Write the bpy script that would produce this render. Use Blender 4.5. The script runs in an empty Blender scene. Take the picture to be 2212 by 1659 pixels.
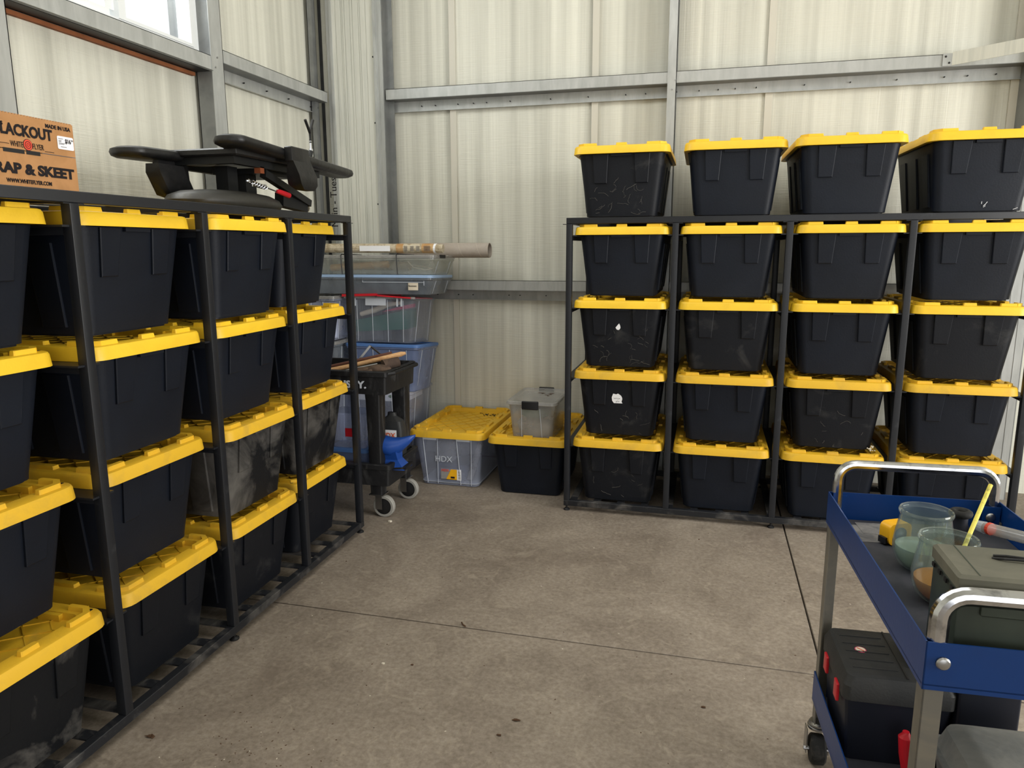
import bpy, bmesh, math, random
from mathutils import Vector, Matrix, Euler
PI = math.pi
random.seed(7)
S = bpy.context.scene
COL = S.collection

# ---------------------------------------------------------------- camera
cam_d = bpy.data.cameras.new('camera'); cam = bpy.data.objects.new('camera', cam_d); COL.objects.link(cam)
YAW, PITCH, ROLL = -0.2595, 0.1839, -0.0035
fw = Vector((math.sin(YAW)*math.cos(PITCH), math.cos(YAW)*math.cos(PITCH), -math.sin(PITCH)))
rt = Vector((math.cos(YAW), -math.sin(YAW), 0)); up = rt.cross(fw)
r2 = rt*math.cos(ROLL)+up*math.sin(ROLL); u2 = -rt*math.sin(ROLL)+up*math.cos(ROLL)
M = Matrix((r2, u2, -fw)).transposed().to_4x4(); M.translation = (0.7576, -4.1074, 1.545)
cam.matrix_world = M
cam_d.sensor_fit = 'HORIZONTAL'; cam_d.sensor_width = 36; cam_d.lens = 1579.58*36/2212
cam_d.clip_start = 0.05
S.camera = cam
# ---------------------------------------------------------------- world, light, exposure
w = bpy.data.worlds.new('sky'); S.world = w; w.use_nodes = True
bg = w.node_tree.nodes['Background']; bg.inputs[0].default_value = (0.96, 0.98, 1.0, 1); bg.inputs[1].default_value = 1.35
def area(name, loc, direction, sx, sy, power, color):
    l = bpy.data.lights.new(name, 'AREA'); l.shape = 'RECTANGLE'; l.size = sx; l.size_y = sy; l.energy = power; l.color = color
    o = bpy.data.objects.new(name, l); COL.objects.link(o); o.location = loc
    o.rotation_euler = Vector(direction).to_track_quat('-Z', 'Y').to_euler(); return o
area('window_daylight', (-2.30, -1.04, 3.62), (1, 0.25, -0.62), 1.2, 0.7, 50, (1.0, 0.98, 0.93))
area('doorway_daylight', (3.0, -9.7, 1.8), (-0.2, 1, 0.05), 5.0, 3.0, 60, (1.0, 0.985, 0.95))
area('overhead_fill', (0.0, -2.3, 4.15), (0, .0, -1), 3.8, 3.2, 62, (1.0, 0.99, 0.97))  # added overhead fill light; the ceiling has no opening there
area('side_door_daylight', (6.95, -3.0, 2.1), (-1, 0.1, 0.03), 3.2, 2.8, 400, (1.0, 0.985, 0.955))
S.view_settings.view_transform = 'Standard'; S.view_settings.look = 'None'
S.view_settings.exposure = 0.0; S.view_settings.gamma = 1.0; S.view_settings.use_curve_mapping = False

# ---------------------------------------------------------------- materials
def lin(c):
    return tuple(((v/255)/12.92 if v/255 <= .04045 else ((v/255+.055)/1.055)**2.4) for v in c)+(1,)
def mat(name, rgb, rough=.5, metal=0.0, spec=.5, noise=None, bump=None, trans=None, alpha=None, ior=1.45, coat=0):
    """noise=(rgb2, scale, lo, hi[, stretch]); bump=(scale, strength[, stretch])"""
    m = bpy.data.materials.new(name); m.use_nodes = True; nt = m.node_tree; N = nt.nodes; L = nt.links
    b = N['Principled BSDF']; b.inputs['Base Color'].default_value = lin(rgb); b.inputs['Roughness'].default_value = rough
    b.inputs['Metallic'].default_value = metal; b.inputs['Specular IOR Level'].default_value = spec; b.inputs['IOR'].default_value = ior
    b.inputs['Coat Weight'].default_value = coat
    if trans is not None: b.inputs['Transmission Weight'].default_value = trans
    tc = N.new('ShaderNodeTexCoord')
    if noise:
        mp = N.new('ShaderNodeMapping'); L.new(tc.outputs['Object'], mp.inputs[0])
        if len(noise) > 4: mp.inputs['Scale'].default_value = noise[4]
        if name in ('black_plastic', 'black_plastic_dusty', 'black_plastic_filthy', 'yellow_plastic', 'yellow_plastic_dusty_dim'):
            oi = N.new('ShaderNodeObjectInfo'); va = N.new('ShaderNodeVectorMath'); va.operation = 'ADD'
            sc = N.new('ShaderNodeVectorMath'); sc.operation = 'SCALE'; sc.inputs[3].default_value = 30
            cb = N.new('ShaderNodeCombineXYZ')
            for k in range(3): L.new(oi.outputs['Random'], cb.inputs[k])
            L.new(cb.outputs[0], sc.inputs[0]); L.new(tc.outputs['Object'], va.inputs[0]); L.new(sc.outputs[0], va.inputs[1]); L.new(va.outputs[0], mp.inputs[0])
        n = N.new('ShaderNodeTexNoise'); n.inputs['Scale'].default_value = noise[1]; n.inputs['Detail'].default_value = 8; n.inputs['Roughness'].default_value = .62
        n.inputs['Distortion'].default_value = .6
        L.new(mp.outputs[0], n.inputs['Vector'])
        r = N.new('ShaderNodeValToRGB'); r.color_ramp.elements[0].position = noise[2]; r.color_ramp.elements[1].position = noise[3]
        r.color_ramp.elements[0].color = lin(rgb); r.color_ramp.elements[1].color = lin(noise[0])
        L.new(n.outputs['Fac'], r.inputs[0]); L.new(r.outputs[0], b.inputs['Base Color'])
    if bump:
        mp2 = N.new('ShaderNodeMapping'); L.new(tc.outputs['Object'], mp2.inputs[0])
        if len(bump) > 2: mp2.inputs['Scale'].default_value = bump[2]
        n2 = N.new('ShaderNodeTexNoise'); n2.inputs['Scale'].default_value = bump[0]; n2.inputs['Detail'].default_value = 5
        L.new(mp2.outputs[0], n2.inputs['Vector'])
        bp = N.new('ShaderNodeBump'); bp.inputs['Strength'].default_value = bump[1]; bp.inputs['Distance'].default_value = .01
        L.new(n2.outputs['Fac'], bp.inputs['Height']); L.new(bp.outputs[0], b.inputs['Normal'])
    return m
def clear_mat(name, rgb, fac=.35, gloss_rough=.12, cloud=.0):
    """thin see-through plastic: transparent + a little milky diffuse + fresnel gloss"""
    m = bpy.data.materials.new(name); m.use_nodes = True; nt = m.node_tree; N = nt.nodes; L = nt.links
    N.clear(); out = N.new('ShaderNodeOutputMaterial')
    tr = N.new('ShaderNodeBsdfTransparent'); tr.inputs[0].default_value = tuple(.5+.5*v for v in lin(rgb)[:3])+(1,)
    df = N.new('ShaderNodeBsdfDiffuse'); df.inputs[0].default_value = lin(rgb)
    gl = N.new('ShaderNodeBsdfGlossy'); gl.inputs['Roughness'].default_value = gloss_rough
    fr = N.new('ShaderNodeFresnel'); fr.inputs[0].default_value = 1.45
    ge = N.new('ShaderNodeNewGeometry'); io = N.new('ShaderNodeMapRange'); io.inputs[3].default_value = 1.45; io.inputs[4].default_value = 1/1.45
    L.new(ge.outputs['Backfacing'], io.inputs[0]); L.new(io.outputs[0], fr.inputs[0])
    m1 = N.new('ShaderNodeMixShader'); m1.inputs[0].default_value = fac
    L.new(tr.outputs[0], m1.inputs[1]); L.new(df.outputs[0], m1.inputs[2])
    if cloud:
        tc = N.new('ShaderNodeTexCoord'); n = N.new('ShaderNodeTexNoise'); n.inputs['Scale'].default_value = 9; n.inputs['Detail'].default_value = 6
        L.new(tc.outputs['Object'], n.inputs['Vector']); mr = N.new('ShaderNodeMapRange')
        mr.inputs[1].default_value = .3; mr.inputs[2].default_value = .7; mr.inputs[3].default_value = fac-cloud; mr.inputs[4].default_value = fac+cloud
        L.new(n.outputs['Fac'], mr.inputs[0]); L.new(mr.outputs[0], m1.inputs[0])
    m2 = N.new('ShaderNodeMixShader'); L.new(fr.outputs[0], m2.inputs[0]); L.new(m1.outputs[0], m2.inputs[1]); L.new(gl.outputs[0], m2.inputs[2])
    L.new(m2.outputs[0], out.inputs[0]); return m
def wall_mat():
    m = bpy.data.materials.new('insulation_facing'); m.use_nodes = True; nt = m.node_tree; N = nt.nodes; L = nt.links
    b = N['Principled BSDF']; b.inputs['Roughness'].default_value = .38; b.inputs['Specular IOR Level'].default_value = .5
    tc = N.new('ShaderNodeTexCoord')
    mp = N.new('ShaderNodeMapping'); mp.inputs['Scale'].default_value = (9, 9, .22); L.new(tc.outputs['Object'], mp.inputs[0])
    n = N.new('ShaderNodeTexNoise'); n.inputs['Scale'].default_value = 1.6; n.inputs['Detail'].default_value = 6; L.new(mp.outputs[0], n.inputs['Vector'])
    r = N.new('ShaderNodeValToRGB'); e = r.color_ramp.elements; e[0].position = .3; e[1].position = .72
    e[0].color = lin((190, 189, 177)); e[1].color = lin((228, 227, 214)); L.new(n.outputs['Fac'], r.inputs[0]); L.new(r.outputs[0], b.inputs['Base Color'])
    # woven facing: fine horizontal + vertical threads
    mh = N.new('ShaderNodeMapping'); mh.inputs['Scale'].default_value = (6, 6, 160); L.new(tc.outputs['Object'], mh.inputs[0])
    nh = N.new('ShaderNodeTexNoise'); nh.inputs['Scale'].default_value = 1; nh.inputs['Detail'].default_value = 3; L.new(mh.outputs[0], nh.inputs['Vector'])
    mv = N.new('ShaderNodeMapping'); mv.inputs['Scale'].default_value = (120, 120, 1.2); L.new(tc.outputs['Object'], mv.inputs[0])
    nv = N.new('ShaderNodeTexNoise'); nv.inputs['Scale'].default_value = 1; nv.inputs['Detail'].default_value = 4; L.new(mv.outputs[0], nv.inputs['Vector'])
    ad = N.new('ShaderNodeMath'); ad.operation = 'ADD'; L.new(nh.outputs['Fac'], ad.inputs[0]); L.new(nv.outputs['Fac'], ad.inputs[1])
    bp = N.new('ShaderNodeBump'); bp.inputs['Strength'].default_value = .55; bp.inputs['Distance'].default_value = .0035
    L.new(ad.outputs[0], bp.inputs['Height']); L.new(bp.outputs[0], b.inputs['Normal']); return m
def concrete_mat():
    m = bpy.data.materials.new('concrete'); m.use_nodes = True; nt = m.node_tree; N = nt.nodes; L = nt.links
    b = N['Principled BSDF']; b.inputs['Roughness'].default_value = .62; b.inputs['Specular IOR Level'].default_value = .35
    g = N.new('ShaderNodeNewGeometry')
    def nz(scale, det, dist=0):
        n = N.new('ShaderNodeTexNoise'); n.inputs['Scale'].default_value = scale; n.inputs['Detail'].default_value = det
        n.inputs['Roughness'].default_value = .65; n.inputs['Distortion'].default_value = dist; L.new(g.outputs['Position'], n.inputs['Vector']); return n
    def ramp(src, p0, c0, p1, c1):
        r = N.new('ShaderNodeValToRGB'); r.color_ramp.elements[0].position = p0; r.color_ramp.elements[1].position = p1
        r.color_ramp.elements[0].color = c0; r.color_ramp.elements[1].color = c1; L.new(src, r.inputs[0]); return r
    def mix(a, bb, f, mode='MIX'):
        x = N.new('ShaderNodeMixRGB'); x.blend_type = mode; L.new(a, x.inputs[1]); L.new(bb, x.inputs[2])
        if isinstance(f, float): x.inputs[0].default_value = f
        else: L.new(f, x.inputs[0])
        return x
    base = ramp(nz(2.2, 10, .8).outputs['Fac'], .3, lin((127, 116, 105)), .72, lin((167, 156, 143)))
    fine = ramp(nz(55, 8).outputs['Fac'], .35, lin((200, 196, 190)), .65, (1, 1, 1, 1))
    c = mix(base.outputs[0], fine.outputs[0], .75, 'MULTIPLY')
    scratch = ramp(nz(9, 12, 2.5).outputs['Fac'], .54, (0, 0, 0, 1), .66, (1, 1, 1, 1))
    pale = N.new('ShaderNodeRGB'); pale.outputs[0].default_value = lin((172, 160, 144))
    sc = N.new('ShaderNodeMath'); sc.operation = 'MULTIPLY'; sc.inputs[1].default_value = .4; L.new(scratch.outputs[0], sc.inputs[0])
    c = mix(c.outputs[0], pale.outputs[0], sc.outputs[0])
    stain = ramp(nz(1.3, 12, 1.2).outputs['Fac'], .56, (0, 0, 0, 1), .68, (1, 1, 1, 1))
    sm = N.new('ShaderNodeMath'); sm.operation = 'MULTIPLY'; sm.inputs[1].default_value = .5; L.new(stain.outputs[0], sm.inputs[0])
    dk = N.new('ShaderNodeRGB'); dk.outputs[0].default_value = lin((112, 100, 90))
    c = mix(c.outputs[0], dk.outputs[0], sm.outputs[0])
    v = N.new('ShaderNodeTexVoronoi'); v.inputs['Scale'].default_value = 16; L.new(g.outputs['Position'], v.inputs['Vector'])
    sp = ramp(v.outputs['Distance'], .035, (1, 1, 1, 1), .06, (0, 0, 0, 1))
    sm2 = N.new('ShaderNodeMath'); sm2.operation = 'MULTIPLY'; L.new(sp.outputs[0], sm2.inputs[0])
    gate = ramp(nz(2.7, 3).outputs['Fac'], .52, (0, 0, 0, 1), .56, (.8, .8, .8, 1)); L.new(gate.outputs[0], sm2.inputs[1])
    dk2 = N.new('ShaderNodeRGB'); dk2.outputs[0].default_value = lin((62, 50, 42))
    c = mix(c.outputs[0], dk2.outputs[0], sm2.outputs[0])
    L.new(c.outputs[0], b.inputs['Base Color'])
    bp = N.new('ShaderNodeBump'); bp.inputs['Strength'].default_value = .25; bp.inputs['Distance'].default_value = .002
    L.new(nz(80, 8).outputs['Fac'], bp.inputs['Height']); L.new(bp.outputs[0], b.inputs['Normal']); return m

MT = {}
MT['wall'] = wall_mat(); MT['concrete'] = concrete_mat()
MT['galv'] = mat('galvanised_steel', (168, 170, 168), .36, .4, .5, ((190, 192, 190), 5, .35, .7, (3, 3, .6)), (30, .05))
MT['galv_dark'] = mat('galvanised_steel_dark', (120, 122, 122), .42, .45, .5, ((140, 142, 140), 6, .35, .7), (30, .05))  # darker copy of the steel; puts the shade on webs into the colour
MT['column'] = mat('galvanised_column', (222, 222, 212), .42, .05, .5, ((196, 198, 190), 2.2, .35, .75, (14, 14, .5)))
MT['rack'] = mat('rack_black', (25, 27, 32), .42, .0, .5, ((52, 54, 58), 14, .6, .8))
MT['rack_worn'] = mat('rack_black_worn', (25, 27, 32), .5, .0, .5, ((98, 95, 92), 9, .5, .78))
MT['black'] = mat('black_plastic', (13, 18, 28), .5, 0, .32, ((19, 25, 36), 3.5, .4, .8), (120, .06))
MT['black_dusty'] = mat('black_plastic_dusty', (12, 15, 22), .54, 0, .32, ((58, 58, 58), 5.5, .56, .8), (120, .06))
MT['black_filthy'] = mat('black_plastic_filthy', (13, 15, 19), .56, 0, .32, ((110, 107, 103), 4.2, .48, .80), (90, .08))
MT['yellow'] = mat('yellow_plastic', (238, 194, 44), .45, 0, .5, ((222, 178, 40), 5, .45, .8), (150, .05))
MT['yellow_dusty_dim'] = mat('yellow_plastic_dusty_dim', (220, 174, 42), .52, 0, .45, ((184, 148, 60), 7, .5, .8), (150, .05))  # dust mottling, plus the weaker light on low lids put into the colour
MT['insul_seam'] = mat('facing_tape', (205, 201, 188), .35)
MT['vinyl'] = mat('white_vinyl', (225, 228, 228), .4)
MT['osb'] = mat('wood_blocking', (150, 92, 58), .7, 0, .3, ((120, 72, 44), 8, .4, .7))
MT['card'] = mat('cardboard', (178, 132, 88), .8, 0, .2, ((164, 120, 78), 14, .4, .7))
MT['ink'] = mat('black_ink', (32, 28, 30), .7, 0, .2)
MT['ink_soft'] = mat('grey_ink', (105, 106, 112), .7, 0, .2)
MT['white'] = mat('white_paper', (236, 236, 238), .6)
MT['red_ink'] = mat('red_print', (212, 72, 50), .6)
MT['orange'] = mat('orange_print', (232, 98, 42), .6)
MT['pale_ink'] = mat('pale_lettering', (205, 210, 220), .5)
MT['vinylblack'] = mat('black_vinyl', (20, 20, 21), .42, 0, .5, ((34, 33, 33), 20, .5, .75), (14, .35))
MT['matteblack'] = mat('matte_black_steel', (22, 23, 24), .5, 0, .4)
MT['seat'] = mat('worn_vinyl_seat', (48, 47, 43), .5, 0, .4, ((74, 69, 58), 6, .5, .8), (14, .3))
MT['brown_rubber'] = mat('brown_rubber', (84, 76, 62), .7)
MT['red'] = mat('red_plastic', (190, 30, 42), .38)
MT['chrome'] = mat('chrome', (200, 202, 206), .16, 1.0, .5, ((120, 122, 126), 22, .5, .75))
MT['steel'] = mat('brushed_steel', (165, 165, 165), .32, 1.0)
MT['copper'] = mat('copper_fitting', (150, 82, 50), .5, .3)
MT['blue'] = mat('blue_enamel', (8, 52, 112), .36, 0, .4, ((14, 50, 104), 6, .45, .8), (60, .03))
MT['mat_grey'] = mat('grey_rubber_mat', (52, 54, 60), .75, 0, .3, ((66, 66, 72), 10, .4, .7))
MT['leg'] = mat('cart_leg_metal', (118, 116, 110), .42, .55, .5, ((140, 134, 120), 9, .4, .7))
MT['wheel'] = mat('black_rubber', (34, 34, 34), .75, 0, .3, ((72, 70, 66), 26, .5, .8), (40, .3))
MT['tread'] = mat('grey_rubber', (150, 148, 142), .6)
MT['hub'] = mat('wheel_hub', (22, 22, 24), .5)
MT['toolbox'] = mat('toolbox_plastic', (40, 41, 42), .55, 0, .4, ((50, 50, 50), 7, .4, .7), (160, .08))
MT['toolbox_body'] = mat('toolbox_body', (26, 29, 40), .5, 0, .4)
MT['olive'] = mat('olive_steel', (62, 70, 62), .5, .1, .4, ((54, 60, 54), 6, .4, .7))
MT['olive_top'] = mat('olive_steel_dusty', (106, 104, 92), .6, .05, .35, ((88, 88, 78), 9, .35, .7))
MT['greycase'] = mat('grey_case', (104, 106, 106), .55, 0, .4, ((138, 137, 132), 6, .4, .72), (60, .1))
MT['tape'] = mat('tape_yellow', (240, 178, 24), .4)
MT['paper'] = mat('newsprint', (128, 126, 124), .85, 0, .2, ((96, 96, 98), 20, .4, .65))
MT['rag'] = mat('dark_rag', (56, 56, 64), .95, 0, .1, ((40, 40, 46), 12, .4, .7), (20, .6))
MT['straw'] = mat('yellow_stick', (228, 214, 96), .5, 0, .4, ((168, 158, 70), 34, .5, .62, (1, 1, 1)))
MT['glass'] = clear_mat('clear_glass', (214, 226, 222), .08, .03)
MT['pane'] = clear_mat('window_pane', (240, 245, 248), .02, .02)
MT['water'] = clear_mat('cloudy_water', (184, 196, 180), .5, .05)
MT['amber'] = clear_mat('amber_liquid', (214, 138, 10), .62, .05)
MT['clear'] = clear_mat('clear_plastic', (206, 214, 238), .26, .14, .06)
MT['clear_thin'] = clear_mat('thin_clear_plastic', (214, 220, 236), .15, .12, .05)
MT['clear_bluish'] = clear_mat('clear_bluish_plastic', (150, 168, 214), .42, .14, .08)
MT['clear_grey'] = clear_mat('clear_grey_plastic', (150, 158, 168), .45, .16, .08)
MT['clear_milky'] = clear_mat('milky_plastic', (206, 204, 200), .34, .2, .08)
MT['clear_warm'] = clear_mat('clear_warm_plastic', (206, 208, 200), .3, .16, .06)
MT['clear_rib'] = clear_mat('clear_plastic_edge', (225, 230, 238), .6, .1)
MT['bluelid'] = mat('blue_lid', (84, 122, 182), .45)
MT['paleblue'] = mat('pale_blue_lid', (152, 178, 212), .45)
MT['green'] = mat('green_fabric', (40, 96, 84), .8)
MT['pink'] = mat('pink_fabric', (186, 60, 96), .8)
MT['sage'] = mat('sage_cloth', (96, 124, 94), .9)
MT['slate'] = mat('slate_item', (64, 70, 92), .7)
MT['cream'] = mat('cream_item', (214, 202, 180), .7)
MT['kraft'] = mat('kraft_paper', (178, 136, 88), .75, 0, .2, ((196, 168, 126), 9, .4, .65))
MT['kraft_pale'] = mat('printed_wrap', (196, 184, 160), .5, 0, .4, ((160, 144, 116), 30, .45, .62))
MT['tube'] = mat('grey_card_tube', (186, 176, 166), .8, 0, .2, ((172, 160, 148), 8, .4, .7))
MT['wood'] = mat('ash_handle', (206, 164, 116), .55, 0, .4, ((176, 128, 84), 7, .4, .7, (1, 12, 12)))
MT['darkwood'] = mat('dark_handle', (92, 54, 38), .6)
MT['leather'] = mat('leather_glove', (104, 84, 68), .8, 0, .3, ((64, 52, 46), 9, .4, .65), (18, .6))
MT['bluepaint'] = mat('blue_paint', (26, 68, 146), .4, 0, .5, ((60, 66, 74), 8, .62, .8))
MT['cartblack'] = mat('cart_plastic', (22, 22, 24), .55, 0, .4, ((84, 84, 84), 7, .55, .85, (2, 2, .8)), (60, .15))
MT['leaf'] = mat('dry_leaf', (82, 58, 40), .9)
MT['chip'] = mat('pale_chip', (214, 206, 190), .8)
MT['web'] = mat('cobweb_dust', (108, 105, 98), .95)

# ---------------------------------------------------------------- mesh helper
class MB:
    def __init__(s): s.v = []; s.f = []; s.mi = []; s.cur = 0
    def quad(s, *pts):
        i = len(s.v); s.v += [tuple(p) for p in pts]; s.f.append(tuple(range(i, i+len(pts)))); s.mi.append(s.cur); return s
    def box(s, x0, x1, y0, y1, z0, z1, b=0.0):
        if b:
            return s.loft([rrect(x0+b, x1-b, y0+b, y1-b, b*.5, 2, z0), rrect(x0, x1, y0, y1, b, 2, z0+b), rrect(x0, x1, y0, y1, b, 2, z1-b), rrect(x0+b, x1-b, y0+b, y1-b, b*.5, 2, z1)])
        i = len(s.v); s.v += [(x, y, z) for z in (z0, z1) for x, y in ((x0, y0), (x1, y0), (x1, y1), (x0, y1))]
        for q in ((3, 2, 1, 0), (4, 5, 6, 7), (0, 1, 5, 4), (1, 2, 6, 5), (2, 3, 7, 6), (3, 0, 4, 7)):
            s.f.append(tuple(i+k for k in q)); s.mi.append(s.cur)
        return s
    def loft(s, rings, cap0=True, cap1=True, closed=False):
        n = len(rings[0]); i = len(s.v)
        for r in rings: s.v += [tuple(p) for p in r]
        R = len(rings)
        for a in range(R-1+(1 if closed else 0)):
            p, q = i+a*n, i+((a+1) % R)*n
            for k in range(n):
                s.f.append((p+k, p+(k+1) % n, q+(k+1) % n, q+k)); s.mi.append(s.cur)
        if not closed:
            if cap0: s.f.append(tuple(i+k for k in reversed(range(n)))); s.mi.append(s.cur)
            if cap1: s.f.append(tuple(i+(R-1)*n+k for k in range(n))); s.mi.append(s.cur)
        return s
    def tube(s, pts, r, n=10, cap=True, flat=1.0, upv=(0, 0, 1)):
        pts = [Vector(p) for p in pts]; rings = []
        rs = r if isinstance(r, (list, tuple)) else [r]*len(pts)
        ref = Vector(upv)
        for k, p in enumerate(pts):
            t = (pts[min(k+1, len(pts)-1)]-pts[max(k-1, 0)]).normalized()
            a = ref.cross(t)
            if a.length < 1e-3: a = Vector((1, 0, 0)).cross(t)
            a.normalize(); b = t.cross(a)
            rings.append([p+a*math.cos(2*PI*j/n)*rs[k]+b*math.sin(2*PI*j/n)*rs[k]*flat for j in range(n)])
        return s.loft(rings, cap, cap)
    def bar(s, p0, p1, wx, wz, upv=(0, 0, 1)):
        p0, p1 = Vector(p0), Vector(p1); t = (p1-p0).normalized(); a = Vector(upv).cross(t)
        if a.length < 1e-3: a = Vector((1, 0, 0)).cross(t)
        a.normalize(); b = t.cross(a)
        rings = [[p+a*sx*wx/2+b*sz*wz/2 for sx, sz in ((-1, -1), (1, -1), (1, 1), (-1, 1))] for p in (p0, p1)]
        return s.loft(rings)
    def lathe(s, prof, n=24, cx=0, cy=0, cap=True):
        return s.loft([[(cx+r*math.cos(2*PI*k/n), cy+r*math.sin(2*PI*k/n), z) for k in range(n)] for r, z in prof], cap, cap)
    def disc_x(s, x0, x1, cy, cz, r, n=24):   # cylinder along x
        return s.loft([[(x, cy+r*math.cos(2*PI*k/n), cz+r*math.sin(2*PI*k/n)) for k in range(n)] for x in (x0, x1)])
    def blob(s, c, rx, ry, rz, n=16, m=8):
        return s.loft([[(c[0]+rx*math.sin(PI*(j+.25)/(m+.5-0))*math.cos(2*PI*k/n), c[1]+ry*math.sin(PI*(j+.25)/(m+.5))*math.sin(2*PI*k/n), c[2]-rz*math.cos(PI*(j+.25)/(m+.5))) for k in range(n)] for j in range(m+1)])
    def xf(s, M):
        s.v = [tuple(M @ Vector(p)) for p in s.v]; return s
    def build(s, name, mats, parent=None, ang=24, **tags):
        me = bpy.data.meshes.new(name); me.from_pydata(s.v, [], s.f)
        mats = mats if isinstance(mats, (list, tuple)) else [mats]
        for m in mats: me.materials.append(MT[m] if isinstance(m, str) else m)
        if len(mats) > 1: me.polygons.foreach_set('material_index', s.mi)
        bm = bmesh.new(); bm.from_mesh(me); bmesh.ops.recalc_face_normals(bm, faces=bm.faces); bm.to_mesh(me); bm.free()
        me.polygons.foreach_set('use_smooth', [True]*len(me.polygons)); me.set_sharp_from_angle(angle=math.radians(ang))
        o = bpy.data.objects.new(name, me); COL.objects.link(o)
        if parent is not None: o.parent = parent
        for k, v in tags.items(): o[k] = v
        return o
def rrect(x0, x1, y0, y1, r, n, z):
    out = []
    for cx, cy, a0 in ((x1-r, y1-r, 0), (x0+r, y1-r, PI/2), (x0+r, y0+r, PI), (x1-r, y0+r, 1.5*PI)):
        for k in range(n+1): a = a0+PI/2*k/n; out.append((cx+r*math.cos(a), cy+r*math.sin(a), z))
    return out
def crr(hx, hy, r, n, z, cy=0): return rrect(-hx, hx, cy-hy, cy+hy, r, n, z)
def thing(name, label, cat, loc=(0, 0, 0), rotz=0, group=None):
    o = bpy.data.objects.new(name, None); COL.objects.link(o); o.location = loc; o.rotation_euler = (0, 0, rotz)
    o.empty_display_size = .1; o['label'] = label; o['category'] = cat
    if group: o['group'] = group
    return o
def struct(o): o['kind'] = 'structure'; return o
def part_copy(src, parent, loc=None, rot=None):
    c = src.copy(); COL.objects.link(c); c.parent = parent
    if loc is not None: c.location = loc
    if rot is not None: c.rotation_euler = rot
    return c
def tree_copy(o, parent=None):
    c = o.copy(); COL.objects.link(c); c.parent = parent
    for ch in list(o.children): tree_copy(ch, c)
    return c
def text(body, size, parent, origin, xdir, ydir, m='ink', name='lettering', bold=0.0, align='LEFT', stretch=1.0, depth=.0006, fit=None):
    """flat lettering; origin = baseline start, xdir = reading direction, ydir = up"""
    cu = bpy.data.curves.new(name, 'FONT'); cu.body = body; cu.size = size; cu.offset = bold*size; cu.align_x = align; cu.extrude = depth/2; cu.resolution_u = 3
    t = bpy.data.objects.new('tmp', cu); COL.objects.link(t)
    bpy.context.view_layer.update()
    me = bpy.data.meshes.new_from_object(t.evaluated_get(bpy.context.evaluated_depsgraph_get()))
    bpy.data.objects.remove(t); me.name = name; me.materials.clear(); me.materials.append(MT[m])
    o = bpy.data.objects.new(name, me); COL.objects.link(o); o.parent = parent
    if fit:
        xsv = [v.co.x for v in me.vertices]; x0_, x1_ = min(xsv), max(xsv)
        me.transform(Matrix.Diagonal((fit/(x1_-x0_), 1, 1, 1)) @ Matrix.Translation((-x0_ if align == 'LEFT' else -x1_, 0, 0)))
    X = Vector(xdir).normalized(); Y = Vector(ydir).normalized(); Z = X.cross(Y)
    R = Matrix((X*stretch, Y, Z)).transposed().to_4x4(); me.transform(R); o.location = origin
    return o

# ================================================================ STRUCTURE
XL, YB = -2.02, 1.0
ZC = 4.2
# floor: slabs with sawn joints
fl = struct(MB().box(XL-.2, 7.2, -10, YB+.2, -.14, -.05).build('floor', 'concrete'))
xs = [XL-.19, 1.2315, 4.3, 7.19]; ys = [-9.9, -5.2, -1.458, YB+.19]
for i in range(3):
    for j in range(3):
        g = .0042
        MB().box(xs[i]+g, xs[i+1]-g, ys[j]+g, ys[j+1]-g, -.05, 0, .0015).build('slab', 'concrete', fl)
# wall of foil faced insulation, softly quilted in vertical billows
def billow_panel(u0, u1, z0, z1, mapf, amp=.0045, seed=0, du=.03, dz=.25):
    rnd = random.Random(seed); nu = max(2, int((u1-u0)/du)); nz = max(2, int((z1-z0)/dz))
    cr = []; u = u0
    while u < u1: cr.append((u, rnd.uniform(.4, 1))); u += rnd.uniform(.10, .42)
    mb = MB(); V = []
    for j in range(nz+1):
        for i in range(nu+1):
            uu = u0+(u1-u0)*i/nu; zz = z0+(z1-z0)*j/nz; d = 0
            for c, a in cr:
                t = (uu-c-.012*math.sin(zz*2.1+c*5))/.055
                if abs(t) < 4: d -= a*math.exp(-t*t)
            d = amp*(d*.32+.5*math.sin(uu*3.1+seed)*math.sin(zz*1.2+seed*2)+.25*math.sin(uu*23+zz*1.5))
            edge = min(1, (uu-u0)/.02, (u1-uu)/.02)
            V.append(mapf(uu, zz, -d*edge))
    mb.v = V
    for j in range(nz):
        for i in range(nu):
            a = j*(nu+1)+i; mb.f.append((a, a+1, a+nu+2, a+nu+1)); mb.mi.append(0)
    return mb
wb = struct(MB().box(XL-.14, 7.2, YB+.06, YB+.16, 0, ZC).build('wall_back', 'galv_dark'))
edges = [XL, -1.02, -.02, 1.08, 2.44, 3.5, 4.6, 5.8, 7.0]
for k in range(len(edges)-1):
    billow_panel(edges[k]+.002, edges[k+1]-.002, 0, ZC, lambda u, z, d: (u, YB+.016+d, z), seed=k+3).build('insulation_panel', 'wall', wb, ang=60)
for x in edges[1:-1]:
    MB().box(x-.022, x+.022, YB+.001, YB+.008, 0, ZC).build('seam_tape', 'insul_seam', wb)
wl = struct(MB().box(XL-.16, XL-.06, -10, YB+.06, 0, 2.52).box(XL-.16, XL-.06, -10, -1.66, 2.52, ZC).box(XL-.16, XL-.06, -.40, YB+.06, 2.52, ZC).box(XL-.16, XL-.06, -1.66, -.40, 3.95, ZC).build('wall_left', 'galv_dark'))
mapL = lambda u, z, d: (XL-.016-d, u, z)
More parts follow.
